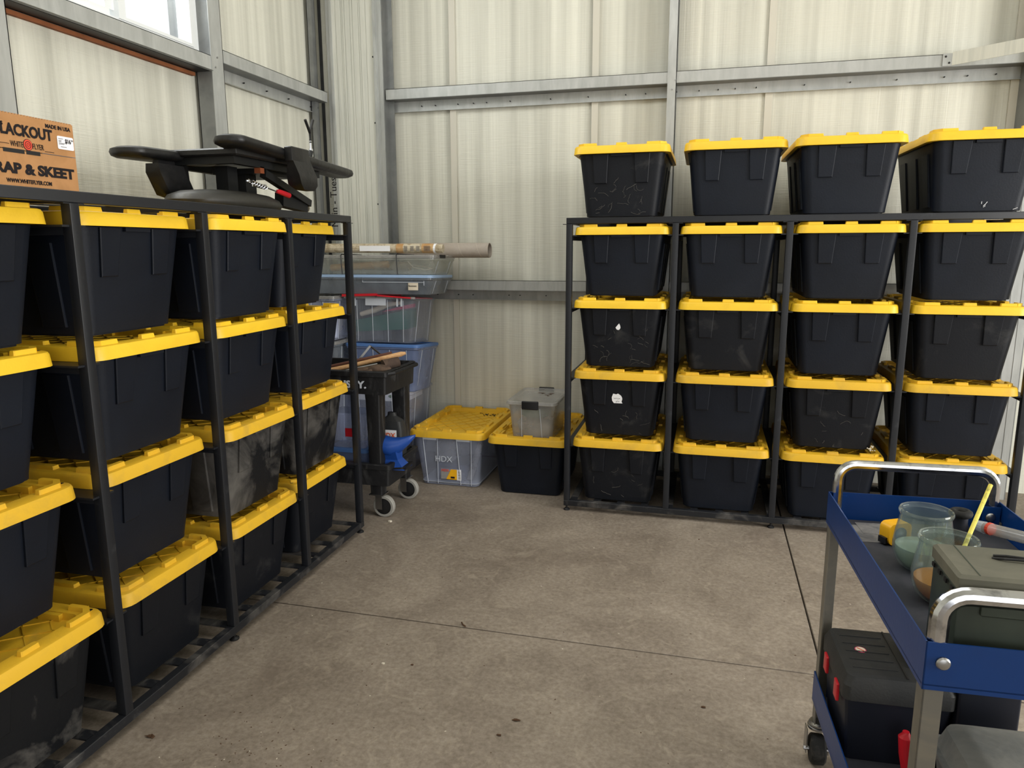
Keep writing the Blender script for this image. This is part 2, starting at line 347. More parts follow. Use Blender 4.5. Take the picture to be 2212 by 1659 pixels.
for k, (u0, u1, z0, z1) in enumerate(((-1.70, -.42, 0, 2.52), (-.42, .60, 0, ZC), (.60, YB, 0, ZC), (-3.2, -1.70, 0, ZC), (-4.6, -3.2, 0, ZC), (-6.0, -4.6, 0, ZC), (-10, -6, 0, ZC), (-1.70, -.42, 3.95, ZC))):
    billow_panel(u0, u1, z0, z1, mapL, seed=k+31).build('insulation_panel', 'wall', wl, ang=60)
wr = struct(MB().box(7.0, 7.1, -10, -4.7, 0, ZC).box(7.0, 7.1, -1.3, YB+.1, 0, ZC).box(7.0, 7.1, -4.7, -1.3, 3.6, ZC).build('wall_right', 'wall'))
struct(MB().box(XL-.2, 7.2, -10, YB+.2, ZC, ZC+.1).build('ceiling', 'wall'))
wf = struct(MB().box(XL-.2, .3, -10.1, -10, 0, ZC).box(.3, 7.2, -10.1, -10, 3.4, ZC).box(5.6, 7.2, -10.1, -10, 0, 3.4).build('wall_front', 'wall'))

# --- steel framing
def cee_girt(name, p0, p1, z, depth_dir, label, screws=0, seed=1, H=.068, D=.1, low=True):
    """girt seen from inside: front flange turned up, web flat, wall flange turned down. depth_dir points to the wall."""
    p0, p1 = Vector(p0), Vector(p1); d = Vector(depth_dir); t = (p1-p0).normalized(); L = (p1-p0).length
    root = thing(name, label, 'steel girt', (p0.x, p0.y, 0)); root.rotation_euler = (0, 0, math.atan2(t.y, t.x))
    s = 1 if Vector((-t.y, t.x, 0)).dot(d) > 0 else -1
    MB().box(0, L, min(0, s*.004), max(0, s*.004), z, z+H).box(0, L, min(0, s*.016), max(0, s*.016), z+H-.003, z+H).build('front_flange', 'galv', root)
    MB().box(0, L, min(0, s*D), max(0, s*D), z-.003, z).build('web', 'galv_dark', root)
    if low: MB().box(0, L, min(s*(D-.004), s*D), max(s*(D-.004), s*D), z-.072, z).box(0, L, min(s*(D-.02), s*D), max(s*(D-.02), s*D), z-.075, z-.072).build('wall_flange', 'galv', root)
    rnd = random.Random(seed); x = .1; first = None
    for k in range(screws):
        x += rnd.uniform(.08, .3)
        if x > L-.05: break
        if first is None:
            first = MB().loft([[(.004*math.cos(a), s*y, .004*math.sin(a)) for a in [2*PI*j/6 for j in range(6)]] for y in (-.012, .0)]).build('screw', 'hub', root); o = first
        else: o = part_copy(first, root)
        o.location = (x, s*(D-.006), z-.04)
    return root
YG = YB-.1; XG = XL+.1
cee_girt('wall_girt', (-1.48, YG, 0), (2.56, YG, 0), 2.572, (0, 1, 0), 'upper galvanised girt running along the back wall above the shelves', 26, 4)
cee_girt('wall_girt', (-1.44, YG, 0), (2.46, YG, 0), 1.252, (0, 1, 0), 'lower galvanised girt crossing the back wall behind the right rack', 16, 9)
cee_girt('wall_girt', (XG, -.31, 0), (XG, .872, 0), 2.572, (-1, 0, 0), 'short galvanised girt on the left wall between window stud and corner column', 8, 5)
cee_girt('window_sill_girt', (XG, -1.66, 0), (XG, -.41, 0), 2.508, (-1, 0, 0), 'galvanised sill member directly below the window', 0, 3, H=.078, low=False)
MB().box(XG+.0, XG+.012, -1.66, -.41, 2.508, 2.5082).build('trim_9', 'galv', None, kind='structure')
MB().box(XL-.06, XL+.006, -1.70, -.43, 2.482, 2.500).build('wood_blocking', 'osb', None, label='thin brown wood strip under the window sill girt', category='wood strip')
MB().box(XL, XL+.09, -1.66, -.42, 2.5031, 2.5049).build('sill_shade_strip', 'hub', None, kind='structure')  # thin dark sheet standing in for the shade beneath the sill
# studs
def stud(name, face_pts, label, loc, rotz, W=.1, D=.1, z1=ZC, m1='galv', m2='galv_dark'):
    """C stud: front flange W wide facing local -y, web at left side, origin at left front corner"""
    r = thing(name, label, 'steel stud', loc, rotz)
    MB().box(0, W, 0, .004, 0, z1).box(W-.004, W, 0, .016, 0, z1).build('flange', m1, r)
    MB().box(0, .004, .004, D, 0, z1).build('web', m2, r)
    MB().box(0, W, D-.004, D, 0, z1).build('back_flange', m2, r)
    b0 = None
    for zz in (2.53, 2.585):
        MB().loft([[(.03+(.02 if zz > 2.55 else 0)+.005*math.cos(a), y, zz+.005*math.sin(a)) for a in [2*PI*j/8 for j in range(8)]] for y in (-.005, 0)]).build('bolt', 'steel', r)
    return r
stud('window_stud', None, 'galvanised stud at the right side of the window', (XG+.004, -.415, 0), PI/2, W=.105)
stud('window_stud', None, 'galvanised stud at the left side of the window behind the cardboard box', (XG+.004, -1.775, 0), PI/2, W=.115)
stud('wall_stud', None, 'slim galvanised stud in the middle of the back wall', (.457, YG-.008, 0), 0, W=.056, D=.1)
stud('corner_stud', None, 'narrow dark stud between left wall and corner column', (XL+.045, .80, 0), PI/2, W=.05, D=.035, m1='galv_dark')
# corner column
cc = thing('corner_column', 'wide ribbed galvanised column filling the far left corner', 'steel column', (-1.92, YG, 0))
def grooved(x0, x1, y, grooves, m, name):
    mb = MB(); last = x0
    for g in grooves+[None]:
        e = (g-.002) if g is not None else x1
        mb.box(last, e, y, y+.012, 0, ZC)
        if g is not None: mb.box(g-.002, g+.002, y+.004, y+.012, 0, ZC); last = g+.002
    return mb.build(name, m, cc)
grooved(.045, .36, 0, [.075, .118, .128, .145, .186, .205, .250, .262, .305], 'column', 'face_panel')
MB().box(0, .03, .0, .012, 0, ZC).box(.030, .045, -.01, .012, 0, ZC).build('left_lip', 'galv', cc)
MB().box(.36, .378, -.012, .012, 0, ZC).box(.378, .40, -.004, .02, 0, ZC).box(.40, .425, -.008, .012, 0, ZC).build('right_lip', 'galv', cc)
MB().box(.425, .429, .0, .1, 0, ZC).box(.429, .475, .06, .066, 0, ZC).build('side_flange', 'galv_dark', cc)
for zz in (1.86, 2.42, 2.86):
    MB().blob((.352, -.002, zz), .006, .006, .006, 8, 4).build('bolt', 'hub', cc)
text('Main - Tues', .075, cc, (.026, -.002, 1.70), (0, 0, 1), (-1, 0, 0), 'ink')
# right column + brace
rc = thing('wall_column', 'galvanised column at the right end of the back wall behind the rack', 'steel column', (2.46, YG-.05, 0))
MB().box(0, .13, 0, .006, 0, ZC).box(.035, .04, -.003, 0, 0, ZC).box(.09, .093, -.003, 0, 0, ZC).build('front_flange', 'galv', rc)
MB().box(0, .006, .006, .15, 0, ZC).box(.13, .136, 0, .15, 0, ZC).build('web', 'galv_dark', rc)
br = thing('diagonal_brace', 'short bright flat brace bolted to the right end of the upper girt', 'steel brace', (0, 0, 0))
MB().bar((2.07, YG-.006, 2.612), (3.1, .05, 2.605), .004, .072).build('strap', 'column', br)
MB().box(2.02, 2.075, YG-.008, YG-.002, 2.574, 2.642).build('end_plate', 'galv', br)
for x, z in ((2.035, 2.625), (2.055, 2.59)): MB().blob((x, YG-.01, z), .006, .004, .006, 8, 4).build('bolt', 'hub', br)

# --- window
wn = thing('window_1', 'white vinyl sliding window high in the left wall', 'window', (XL, 0, 0)); del wn['label']; del wn['category']; wn['kind'] = 'structure'
WY0, WY1, WZ0, WZ1 = -1.66, -.41, 2.53, 3.95
MB().box(-.06, .03, WY0, WY1, WZ0, WZ0+.09).box(-.06, .03, WY0, WY1, WZ1-.05, WZ1).box(-.06, .03, WY0, WY0+.05, WZ0+.09, WZ1-.05).box(-.06, .03, WY1-.05, WY1, WZ0+.09, WZ1-.05).build('window_frame', 'vinyl', wn)
MB().box(-.04, .036, -.99, -.945, WZ0+.09, WZ1-.05).box(-.03, .036, -.945, WY1-.05, WZ0+.09, WZ0+.105).box(-.03, .036, WY1-.068, WY1-.05, WZ0+.105, WZ1-.05).build('sash', 'vinyl', wn)
MB().box(-.03, .01, -1.61, -1.02, WZ0+.09, WZ0+.125).box(-.03, .01, -1.045, -.99, WZ0+.125, WZ1-.05).build('sash', 'vinyl', wn)
MB().box(-.012, -.008, -.945, WY1-.068, WZ0+.105, WZ1-.05).build('pane', 'pane', wn)
MB().box(-.026, -.022, -1.61, -1.045, WZ0+.125, WZ1-.05).build('pane', 'pane', wn)

# ================================================================ RACKS
BAY, T, H, ZB = .58, .0333, 1.709, .03
NB = 4; LEN = NB*BAY+T; DEP = .75
TIERS = [.403, .807, 1.211, 1.615]
def make_rack(label, loc, rotz):
    r = thing('tote_rack', label, 'rack', loc, rotz, 'steel tote racks')
    c = {}
    def put(key, mbf, m, loc_):
        if key not in c: o = mbf().build(key.split('#')[0], m, r); c[key] = o
        else: o = part_copy(c[key], r)
        o.location = loc_; return o
    for k in range(NB+1):
        for y in (0, DEP-T):
            put('post', lambda: MB().box(0, T, 0, T, ZB+T, H-T, .0022), 'rack', (k*BAY, y, 0))
            if y == 0: put('joint_plate', lambda: MB().box(-.02, T+.02, .002, T-.002, H-T-.0035, H-T-.0002), 'rack', (k*BAY, y, 0))
    for k in range(NB+1):
        for z in TIERS:
            w_ = .042
            x0 = -0 if k == 0 else T/2-w_; x1 = T if k == NB else T/2+w_
            key = 'side_rail#%d' % (0 if k == 0 else 2 if k == NB else 1)
            put(key, lambda x0=x0, x1=x1: MB().box(x0, x1, T*.3, DEP-T*.3, -.006, 0).box(0, T, T, DEP-T, -.028, -.006), 'rack', (k*BAY, 0, z-.0008))
    for y in (0, DEP-T):
        put('top_beam', lambda: MB().box(0, LEN, 0, T, H-T, H, .002), 'rack', (0, y, 0))
        put('bottom_beam', lambda: MB().box(0, LEN, 0, T, ZB, ZB+T, .002), 'rack_worn', (0, y, 0))
    for k in range(NB+1):
        put('top_crossbar', lambda: MB().box(0, T, T, DEP-T, H-T, H-.006), 'rack', (k*BAY, 0, 0))
    for j in range(6):
        put('top_slat', lambda: MB().box(T, LEN-T, 0, .022, H-.0055, H-.0005), 'rack', (0, .09+j*.1, 0))
    n = NB*4
    for j in range(n+1):
        put('bottom_slat', lambda: MB().box(0, .042, T, DEP-T, ZB+T-.007, ZB+T-.0005), 'rack_worn', (min(T+j*(LEN-2*T-.042)/n, LEN), 0, 0))
    for k in (0, 2, 4):
        for y in (T/2, DEP-T/2):
            put('foot', lambda: MB().lathe([(.006, .012), (.006, ZB)], 8).lathe([(.019, 0), (.019, .006), (.010, .013)], 14), 'hub', (k*BAY+T/2, y, 0))
    return r
RA0 = (-.985, -2.953); RAR = PI/2+.0168
make_rack('black steel tote rack on the left with a cardboard box on top', (RA0[0], RA0[1], 0), RAR)
make_rack('black steel tote rack on the right with four totes standing on top', (-T/2, 0, 0), 0)

# ---------------------------------------------------------------- totes
LW, LL = .2625, .385
ZL = .338
def tote_body_mb(w0=.195, w1=.229, l0=.312, l1=.352, panels=True, collar=True):
    mb = MB()
    mb.loft([crr(w0-.012, l0-.012, .03, 5, 0), crr(w0-.012, l0-.012, .03, 5, .006), crr(w0, l0, .04, 5, .007), crr(w0+.001, l0+.001, .04, 5, .022), crr(w1, l1, .045, 5, ZL-.03), crr(w1+.004, l1+.004, .045, 5, ZL-.001)])
    if panels:
        for sy in (-1, 1):
            for cx in (-.112, .112):
                y = lambda z, o: sy*(l0+(l1-l0)*z/(ZL-.03)+o)
                z0, z1 = ZL-.155, ZL-.004
                def ring(o, sh): return [(cx+a*(wd-sh), y(z, o), z+(sh if z == z0 else 0)) for a, wd, z in ((-1, .034, z0), (1, .034, z0), (1, .043, z1), (-1, .043, z1))]
                mb.loft([ring(-.004, 0), ring(.007, 0), ring(.0095, .003)])
            mb.box(-.055, .055, min(sy*(l1-.004), sy*(l1+.016)), max(sy*(l1-.004), sy*(l1+.016)), ZL-.014, ZL-.001)
        for sx in (-1, 1):
            for cy in (-.2, 0, .2):
                x = lambda z, o: sx*(w0+(w1-w0)*z/(ZL-.03)+o)
                z0, z1 = .03, ZL-.05
                def ring(o, sh): return [(x(z, o), cy+a*(wd-sh), z) for a, wd, z in ((-1, .045, z0), (1, .045, z0), (1, .05, z1), (-1, .05, z1))]
                mb.loft([ring(-.004, 0), ring(.004, 0), ring(.006, .003)])
    if collar:
        for sx in (-1, 1):
            xx = sorted((sx*(w1-.002), sx*.243)); mb.box(xx[0], xx[1], -LL+.11, LL-.11, ZL-.004, ZL-.0005)
    return mb
def lid_mb(W=LW, L_=LL, z0=ZL):
    mb = MB(); n = 5; h = .043
    mb.loft([crr(W-.006, L_-.006, .05, n, z0+.001), crr(W, L_, .055, n, z0), crr(W-.004, L_-.004, .052, n, z0+h*.78), crr(W-.008, L_-.008, .05, n, z0+h*.95), crr(W-.014, L_-.014, .046, n, z0+h),
             crr(W-.058, L_-.058, .03, n, z0+h), crr(W-.062, L_-.062, .03, n, z0+h-.022), crr(W-.066, L_-.066, .028, n, z0+h-.023)])
    zt = z0+h
    def lug(x0, x1, y0, y1, hh=.014): mb.loft([rrect(x0, x1, y0, y1, .003, 1, zt-.001), rrect(x0+.002, x1-.002, y0+.002, y1-.002, .003, 1, zt+hh)])
    i = .024
    for sy in (-1, 1):
        ya, yb = sorted((sy*(L_-i), sy*(L_-i-.022)))
        lug(-.03, .03, ya, yb)
        for sx in (-1, 1):
            xa, xb = sorted((sx*(W-i-.03), sx*(W-i-.105))); lug(xa, xb, ya, yb)
            xa, xb = sorted((sx*(W-i), sx*(W-i-.02))); ya2, yb2 = sorted((sy*(L_-i-.035), sy*(L_-i-.10))); lug(xa, xb, ya2, yb2)
            # diagonal link of the L
            p = [(sx*(W-i-.032), sy*(L_-i)), (sx*(W-i), sy*(L_-i-.036)), (sx*(W-i-.018), sy*(L_-i-.042)), (sx*(W-i-.040), sy*(L_-i-.02))]
            mb.loft([[(x, y, z) for x, y in p] for z in (zt-.001, zt+.0139)])
    for sx in (-1, 1):
        for cy in (-.12, .12):
            xa, xb = sorted((sx*(W-i-.004), sx*(W-i-.03))); lug(xa, xb, cy-.055, cy+.055, .012)
        # tall inner ribs standing in the tray
        for cy in (-.22, 0, .22):
            xa, xb = sorted((sx*(W-.06), sx*(W-.075))); mb.box(xa, xb, cy-.04, cy+.04, zt-.023, zt-.002)
    # criss-cross ribs on the tray floor
    zf = zt-.0228; hx, hy = W-.07, L_-.07
    for s in (-1, 1):
        for c in [k*.115 for k in range(-5, 6)]:
            # line y = s*1.25*x + c
            pts = []
            for x in (-hx, hx):
                y = s*1.25*x+c
                if abs(y) > hy: y = math.copysign(hy, y); x = (y-c)/(s*1.25)
                pts.append((x, y))
            if math.dist(pts[0], pts[1]) > .05 and all(abs(p[0]) <= hx+1e-4 and abs(p[1]) <= hy+1e-4 for p in pts): mb.bar((*pts[0], zf), (*pts[1], zf), .004, .006)
    return mb
def slot_mb(W=LW, L_=LL):
    mb = MB(); zt = ZL+.0432
    for sx in (-1, 1):
        for sy in (-1, 1):
            mb.loft([rrect(*sorted((sx*(W-.018), sx*(W-.034))), *sorted((sy*(L_-.05), sy*(L_-.062))), .003, 2, z) for z in (zt-.004, zt+.0004)])
    return mb
def make_tote(label, group, bodym='black', lidm='yellow'):
    t = thing('storage_tote', label, 'storage tote', (0, 0, 0), 0, group)
    tote_body_mb().build('body', bodym, t); l = lid_mb().build('lid', lidm, t)
    slot_mb().build('slot', 'hub', l)
    return t
protos = {}
def place_tote(label, group, loc, rotz, bodym='black', lidm='yellow', tilt=(0, 0)):
    key = (bodym, lidm)
    if key not in protos: t = protos[key] = make_tote(label, group, bodym, lidm)
    else: t = tree_copy(protos[key]); t['label'] = label; t['group'] = group
    t.location = loc; t.rotation_euler = (tilt[0], tilt[1], rotz); return t
TIERN = ['bottom tier', 'second tier from floor', 'third tier from floor', 'top tier']
ORD = ['leftmost', 'second', 'third', 'fourth']; ROW = ['bottom', 'second lowest', 'second highest', 'top']
GB, GA = 'black totes with yellow lids in the right rack', 'black totes with yellow lids in the left rack'
dirtB = {(0, 0): 'black_dusty', (0, 1): 'black_dusty', (0, 2): 'black_dusty', (1, 2): 'black_dusty', (3, 2): 'black_dusty', (2, 1): 'black_dusty', (0, 3): 'black', (1, 3): 'black'}
RB = {}
rnd = random.Random(5)
for c in range(4):
    for r in range(4):
        note = ''
        if (c, r) == (0, 2): note = ', white scrap'
        if (c, r) == (0, 1): note = ', torn label'
        lab = 'black tote, yellow lid, %s column from left, %s, right rack%s' % (('first', 'second', 'third', 'fourth')[c], TIERN[r], note)
        RB[c, r] = place_tote(lab, GB, (BAY*(c+.5)+rnd.uniform(-.003, .003), -.02+LL+rnd.uniform(-.004, .006), TIERS[r]-ZL), rnd.uniform(-.006, .006), dirtB.get((c, r), 'black'), 'yellow' if r > 1 else 'yellow_dusty_dim')
tops = [(.276, 'black', 'first from the left, cobweb on its front'), (.866, 'black', 'second from the left'), (1.418, 'black', 'third from the left'), (2.02, 'black', 'rightmost, cut by the photo edge')]
TOPT = []
for k, (x, m, d) in enumerate(tops):
    TOPT.append(place_tote('black tote standing atop the right rack, '+d, 'totes standing on top of the right rack', (x, LL-.0-(.03 if k > 1 else 0), H), (0, .01, .015, .02)[k], 'black_dusty' if k == 0 else m, 'yellow'))
ca, sa = math.cos(RAR), math.sin(RAR)
def rackA(lx, ly, z=0): return (RA0[0]+lx*ca-ly*sa, RA0[1]+lx*sa+ly*ca, z)
dirtA = {(0, 0): 'black_filthy', (1, 0): 'black_dusty', (2, 0): 'black_dusty', (3, 0): 'black_dusty', (2, 1): 'black_filthy', (3, 1): 'black_filthy'}
DEPTH_A = {0: (.02, .074, .100, .064), 1: (.032, .056, .034, .044), 2: (.028, .014, .03, .0), 3: (.068, .038, .036, .076)}   # how far each tote is pushed in
NA = ['nearest column', 'second nearest column', 'third nearest column', 'farthest column']
for c in range(4):
    for r in range(4):
        lab = 'black tote with yellow lid, %s of the left rack, %s' % (NA[c], TIERN[r])
        x, y, _ = rackA(BAY*(c+.5)+T/2, -.02+LL+DEPTH_A[c][r])
        place_tote(lab, GA, (x, y, TIERS[r]-ZL), RAR+rnd.uniform(-.008, .008), dirtA.get((c, r), 'black'), 'yellow' if r > 1 else 'yellow_dusty_dim')
# paper labels on totes (children of the totes), cobweb
def front_y(z): return -(.312+(.352-.312)*z/(ZL-.03))-.0012
t = RB[0, 1]
pts = [(-.03, .26), (-.022, .282), (-.006, .278), (.006, .283), (.022, .272), (.028, .262), (.030, .25), (.026, .235), (.031, .225), (-.018, .225), (-.028, .24)]
lb = MB().loft([[(x-.01, front_y(z-.03)-o, z-.03) for x, z in pts] for o in (0, .0008)]).build('paper_label', 'white', t, label='torn white paper label')
text('CAYE', .015, lb, (-.030, front_y(.222)-.001, .222), (1, 0, 0), (0, 0, 1), 'ink', bold=.02)
text('CO', .015, lb, (-.018, front_y(.204)-.001, .204), (1, 0, 0), (0, 0, 1), 'ink', bold=.02)
t = RB[0, 2]
MB().loft([[(x, front_y(z)-o, z) for x, z in ((-.022, .228), (-.010, .243), (-.002, .252), (.004, .24), (.006, .226), (-.002, .215), (-.014, .216))] for o in (0, .0008)]).build('paper_label', 'white', t, label='small white scrap of torn label')
def web(parent, seed, n, spread=1.0):
    rn = random.Random(seed); mb = MB()
    for k in range(n):
        x, z = rn.uniform(-.14, .16)*spread, rn.uniform(.015, .2); a = rn.uniform(0, 2*PI); p = []
        for j in range(rn.randint(3, 7)):
            p.append((x, front_y(z)-.001, z)); a += rn.uniform(-.7, .7); x += .011*math.cos(a); z = max(.012, z+.009*math.sin(a))
        mb.tube(p, rn.uniform(.0003, .0007), 3)
    return mb.build('cobweb', 'web', parent, kind='stuff')
web(TOPT[0], 3, 26); web(RB[0, 2], 4, 24); web(RB[0, 1], 5, 9); web(RB[0, 0], 6, 8); web(RB[2, 1], 7, 8)
mb = MB()
for p in ([(.03, .052), (.03, .04)], [(.055, .05), (.047, .038), (.046, .026)], [(.047, .038), (.04, .032), (.041, .024)], [(.17, .012), (.19, .02)]): mb.tube([(x-.02, front_y(z)-.001, z) for x, z in p], .0012, 4)
mb.build('paint_scratch', 'white', TOPT[3], label='white scratch marks')

# black tote on the floor between racks and clear tote with yellow lid
place_tote('black tote with dusty yellow lid on the floor beside the right rack', 'totes on the floor by the back wall', (-.285, .155+LL, 0), .01, 'black', 'yellow_dusty_dim')
ct = thing('clear_tote', 'clear plastic tote with yellow lid on the floor in the corner', 'storage tote', (-.832, .195+LL, 0), .0, 'totes on the floor by the back wall')
cb = tote_body_mb(.195, .229, .312, .352, False, False).build('body', 'clear', ct)
mb = MB()
for cx in (-.115, .115):
    for sgn in (-1, 1):
        mb.bar((cx+sgn*.036, -.317, .012), (cx+sgn*.05, -.356, .33), .003, .004)
    mb.box(cx-.045, cx+.045, -.372, -.35, .322, .337)
mb.loft([crr(.200, .318, .04, 5, .022), crr(.2005, .3185, .04, 5, .024)])
mb.build('molded_rib', 'clear_rib', cb)
text('HDX', .055, ct, (-.085, front_y(.20)-.001, .170), (1, 0, 0), (0, 0, 1), 'clear_rib', 'embossed_lettering', depth=.002, fit=.115)
lb = MB().box(-.055, .085, front_y(.06)-.004, front_y(.06)-.002, .045, .12).build('product_label', 'clear_milky', ct, label='product label with red and yellow print')
yl = front_y(.06)-.0048
MB().loft([[(x, yl+o, z) for x, z in ((-.02, .047), (.055, .047), (.055, .118), (.015, .118))] for o in (0, .0008)]).build('print', 'tape', lb)
MB().box(.056, .085, yl, yl+.0008, .045, .12).build('barcode_strip', 'white', lb)
mb = MB()
for k in range(9): mb.box(.064, .080, yl-.0004, yl, .05+k*.0065, .05+k*.0065+(.0018, .0034, .0026)[k % 3])
mb.box(-.055, .055, yl-.0004, yl, .045, .048).box(.012, .040, yl-.0006, yl-.0002, .055, .068)
mb.build('print', 'ink', lb)
text('HDX', .024, lb, (-.052, yl-.0006, .100), (1, 0, 0), (0, 0, 1), 'red_ink', bold=.02)
lid = lid_mb().build('lid', 'yellow_dusty_dim', ct); slot_mb().build('slot', 'hub', lid)
# things seen inside the clear tote
b = MB().box(-.13, .0, -.24, -.05, .135, .275, .012).build('packed_item', 'clear_milky', None, label='pale boxy bottle packed inside the clear yellow-lidded tote', category='container', group='items inside the clear totes'); b.location = (-.832, .58, 0)
b = MB().box(-.11, .1, -.27, -.02, .012, .13, .01).build('packed_item', 'slate', None, label='dark slate box at the bottom of the clear yellow-lidded tote', category='box', group='items inside the clear totes'); b.location = (-.832, .58, 0)
b = MB().tube([(.12, -.26, .03), (.15, -.1, .24)], .022, 10).build('packed_item', 'clear_milky', None, label='leaning pale tube inside the clear yellow-lidded tote', category='tube', group='items inside the clear totes'); b.location = (-.832, .58, 0)

# small latch box on the black tote
lx = thing('latch_box', 'small clear latch box with black handles on the black floor tote', 'storage box', (-.268, .44, ZL+.021), .0)
mb = MB(); mb.loft([crr(.128, .2, .03, 5, 0), crr(.148, .225, .035, 5, .222), crr(.152, .229, .035, 5, .225)], True, False); mb.build('body', 'clear_milky', lx)
MB().loft([crr(.158, .238, .035, 5, .224), crr(.162, .242, .035, 5, .228), crr(.160, .24, .035, 5, .244), crr(.150, .23, .03, 5, .248), crr(.135, .215, .03, 5, .240)]).build('lid', 'clear_milky', lx)
for sy in (-1, 1):
    MB().box(-.055, .05, *sorted((sy*.236, sy*.252)), .2, .253, .004).build('handle', 'hub', lx)
mb = MB()
for sx in (-1, 1): mb.bar((sx*.066, -.2012, .005), (sx*.058-.003, -.228, .205), .003, .003)
mb.build('molded_rib', 'clear_rib', lx)
g = 'items inside the small latch box'
for nm, mm, mbx, lab, cat in (('plastic_tub', 'clear_milky', MB().loft([crr(.095, .15, .02, 4, .004), crr(.105, .16, .02, 4, .085), crr(.112, .167, .02, 4, .088), crr(.112, .167, .02, 4, .097)]), 'pale shallow tub at the bottom of the small latch box', 'tub'),
                    ('folded_cloth', 'sage', MB().blob((-.01, -.03, .145), .10, .14, .045), 'sage green bundle on the tub inside the small latch box', 'cloth'),
                    ('dark_pouch', 'slate', MB().box(-.06, .1, -.12, .1, .192, .212, .008), 'dark slate pouch topmost inside the small latch box', 'pouch')):
    o = mbx.build(nm, mm, None, label=lab, category=cat, group=g); o.location = (-.268, .44, ZL+.0225)

# ================================================================ CARDBOARD BOX on left rack
bx = thing('cardboard_box', 'brown cardboard box with black print on top of the left rack', 'cardboard box', (-1.045, -2.283, H), RAR)
# local: x right = toward far end (negative side is near), front faces local -y
mb = MB(); mb.box(-.56, 0, .001, .30, 0, .098).box(-.56, 0, .001, .30, .1, .19); mb.build('panel', 'card', bx)
mb = MB(); n = 60
for k in range(n): mb.box(-.56+k*.56/n, -.56+(k+.62)*.56/n, 0.001, .004, .19, .1925)
mb.build('torn_edge', 'card', bx, kind='stuff')
for x0, x1 in ((-.236, -.172), (-.166, -.122)):
    MB().box(x0, x1, .0, .004, .0905, .101).build('handle_slot', 'hub', bx)
MB().box(-.115, 0, .0003, .002, .0985, .0996).build('seam', 'ink_soft', bx)
def btxt(s, size, x, z, bold=.03, m='ink', align='RIGHT', fit=None): return text(s, size, bx, (x, -.0001, z), (1, 0, 0), (0, 0, 1), m, bold=bold, align=align, fit=fit)
btxt('BLACKOUT', .040, -.075, .137, .04, fit=.182)
btxt('MADE IN USA', .0145, -.010, .1705, .03, fit=.085)
btxt('FLYER', .021, -.108, .107, .0, fit=.036)
btxt('WHITE', .021, -.174, .107, .0, fit=.039)
btxt('TRAP & SKEET', .037, -.012, .038, .05, fit=.285)
btxt('WWW.WHITEFLYER.COM', .0145, -.095, .013, .03, fit=.142)
btxt('s', .02, -.228, .158, .02)
MB().box(-.105, -.075, -.0004, .001, .1045, .1056).box(-.30, -.216, -.0004, .001, .112, .1131).build('print_rule', 'ink', bx)
for r0, r1, mm, yo in ((.0, .0145, 'ink', .0), (.0, .0132, 'red_ink', -.0006), (.0080, .0092, 'ink', -.0012), (.0035, .0042, 'ink', -.0012)):
    ring = lambda r, y: [(-.159+r*math.cos(2*PI*k/24), y, .1155+r*1.05*math.sin(2*PI*k/24)) for k in range(24)]
    if r0 == 0: MB().loft([ring(r1, yo), ring(r1, yo+.0006)]).build('emblem', mm, bx)
    else: MB().loft([ring(r0, yo), ring(r1, yo), ring(r1, yo+.0006), ring(r0, yo+.0006)], False, False).build('emblem', mm, bx)
st = MB().loft([rrect(-.060, -.004, .118, .154, .004, 3, 0)[::-1], rrect(-.060, -.004, .118, .154, .004, 3, .0006)[::-1]])
st.v = [(x, -z, y) for x, y, z in st.v]; st = st.build('price_sticker', 'white', bx, label='white price sticker')
text('$16', .0165, st, (-.034, -.0012, .136), (1, 0, 0), (0, 0, 1), 'ink', bold=.03, stretch=.8)
text('99', .007, st, (-.0125, -.0012, .1425), (1, 0, 0), (0, 0, 1), 'ink')
mb = MB()
for x0, x1, z in ((-.056, -.040, .146), (-.056, -.046, .141), (-.056, -.047, .138), (-.056, -.034, .134), (-.056, -.038, .131), (-.050, -.030, .124)): mb.box(x0, x1, -.0010, -.0006, z, z+.0016)
mb.build('print', 'ink_soft', st)

# ================================================================ SHOOTING BENCH on left rack
sb = thing('shooting_bench', 'folded black shooting bench with padded arms on top of the left rack', 'shooting bench', (0, 0, 0))
def pad(name, p0, p1, hw, th, m='vinylblack'):
    """long padded board between two plan points, rounded ends"""
    p0, p1 = Vector(p0), Vector(p1); t = (p1-p0); L = t.length; t.normalize(); a = Vector((-t.y, t.x, 0)).normalized(); nrm = t.cross(a)
    prof = []
    n = 8
    out = []
    for k in range(n+1): an = -PI/2+PI*k/n; out.append((L-hw*.7+hw*.7*math.cos(an), hw*math.sin(an)))
    for k in range(n+1): an = PI/2+PI*k/n; out.append((hw*.7+hw*.7*math.cos(an), hw*math.sin(an)))
    def ring(o, z): 
        c = L/2; return [p0+t*(c+(x-c)*(1-o/L*2))+a*(y*(1-o/hw))+nrm*z for x, y in out]
    mb = MB().loft([ring(.02, -th/2), ring(.004, -th*.3), ring(0, 0), ring(.004, th*.32), ring(.022, th/2)])
    return mb.build(name, m, sb, ang=50)
pad('armrest_pad', (-1.50, -1.62, 1.925), (-1.47, -1.10, 1.935), .085, .042)
pad('armrest_pad', (-1.12, -1.475, 1.975), (-1.20, -.315, 1.945), .072, .045)
MB().xf(Matrix()).box(-1.64, -1.13, -1.385, -.62, 1.925, 1.955, .006).build('tabletop', 'vinylblack', sb)
MB().box(-1.56, -1.16, -1.36, -1.33, 1.895, 1.925).box(-1.19, -1.16, -1.33, -.66, 1.895, 1.925).box(-1.56, -1.53, -1.33, -.66, 1.895, 1.925).build('frame', 'matteblack', sb)
MB().box(-1.42, -1.2, -1.15, -.85, 1.875, 1.897).build('mounting_plate', 'matteblack', sb)
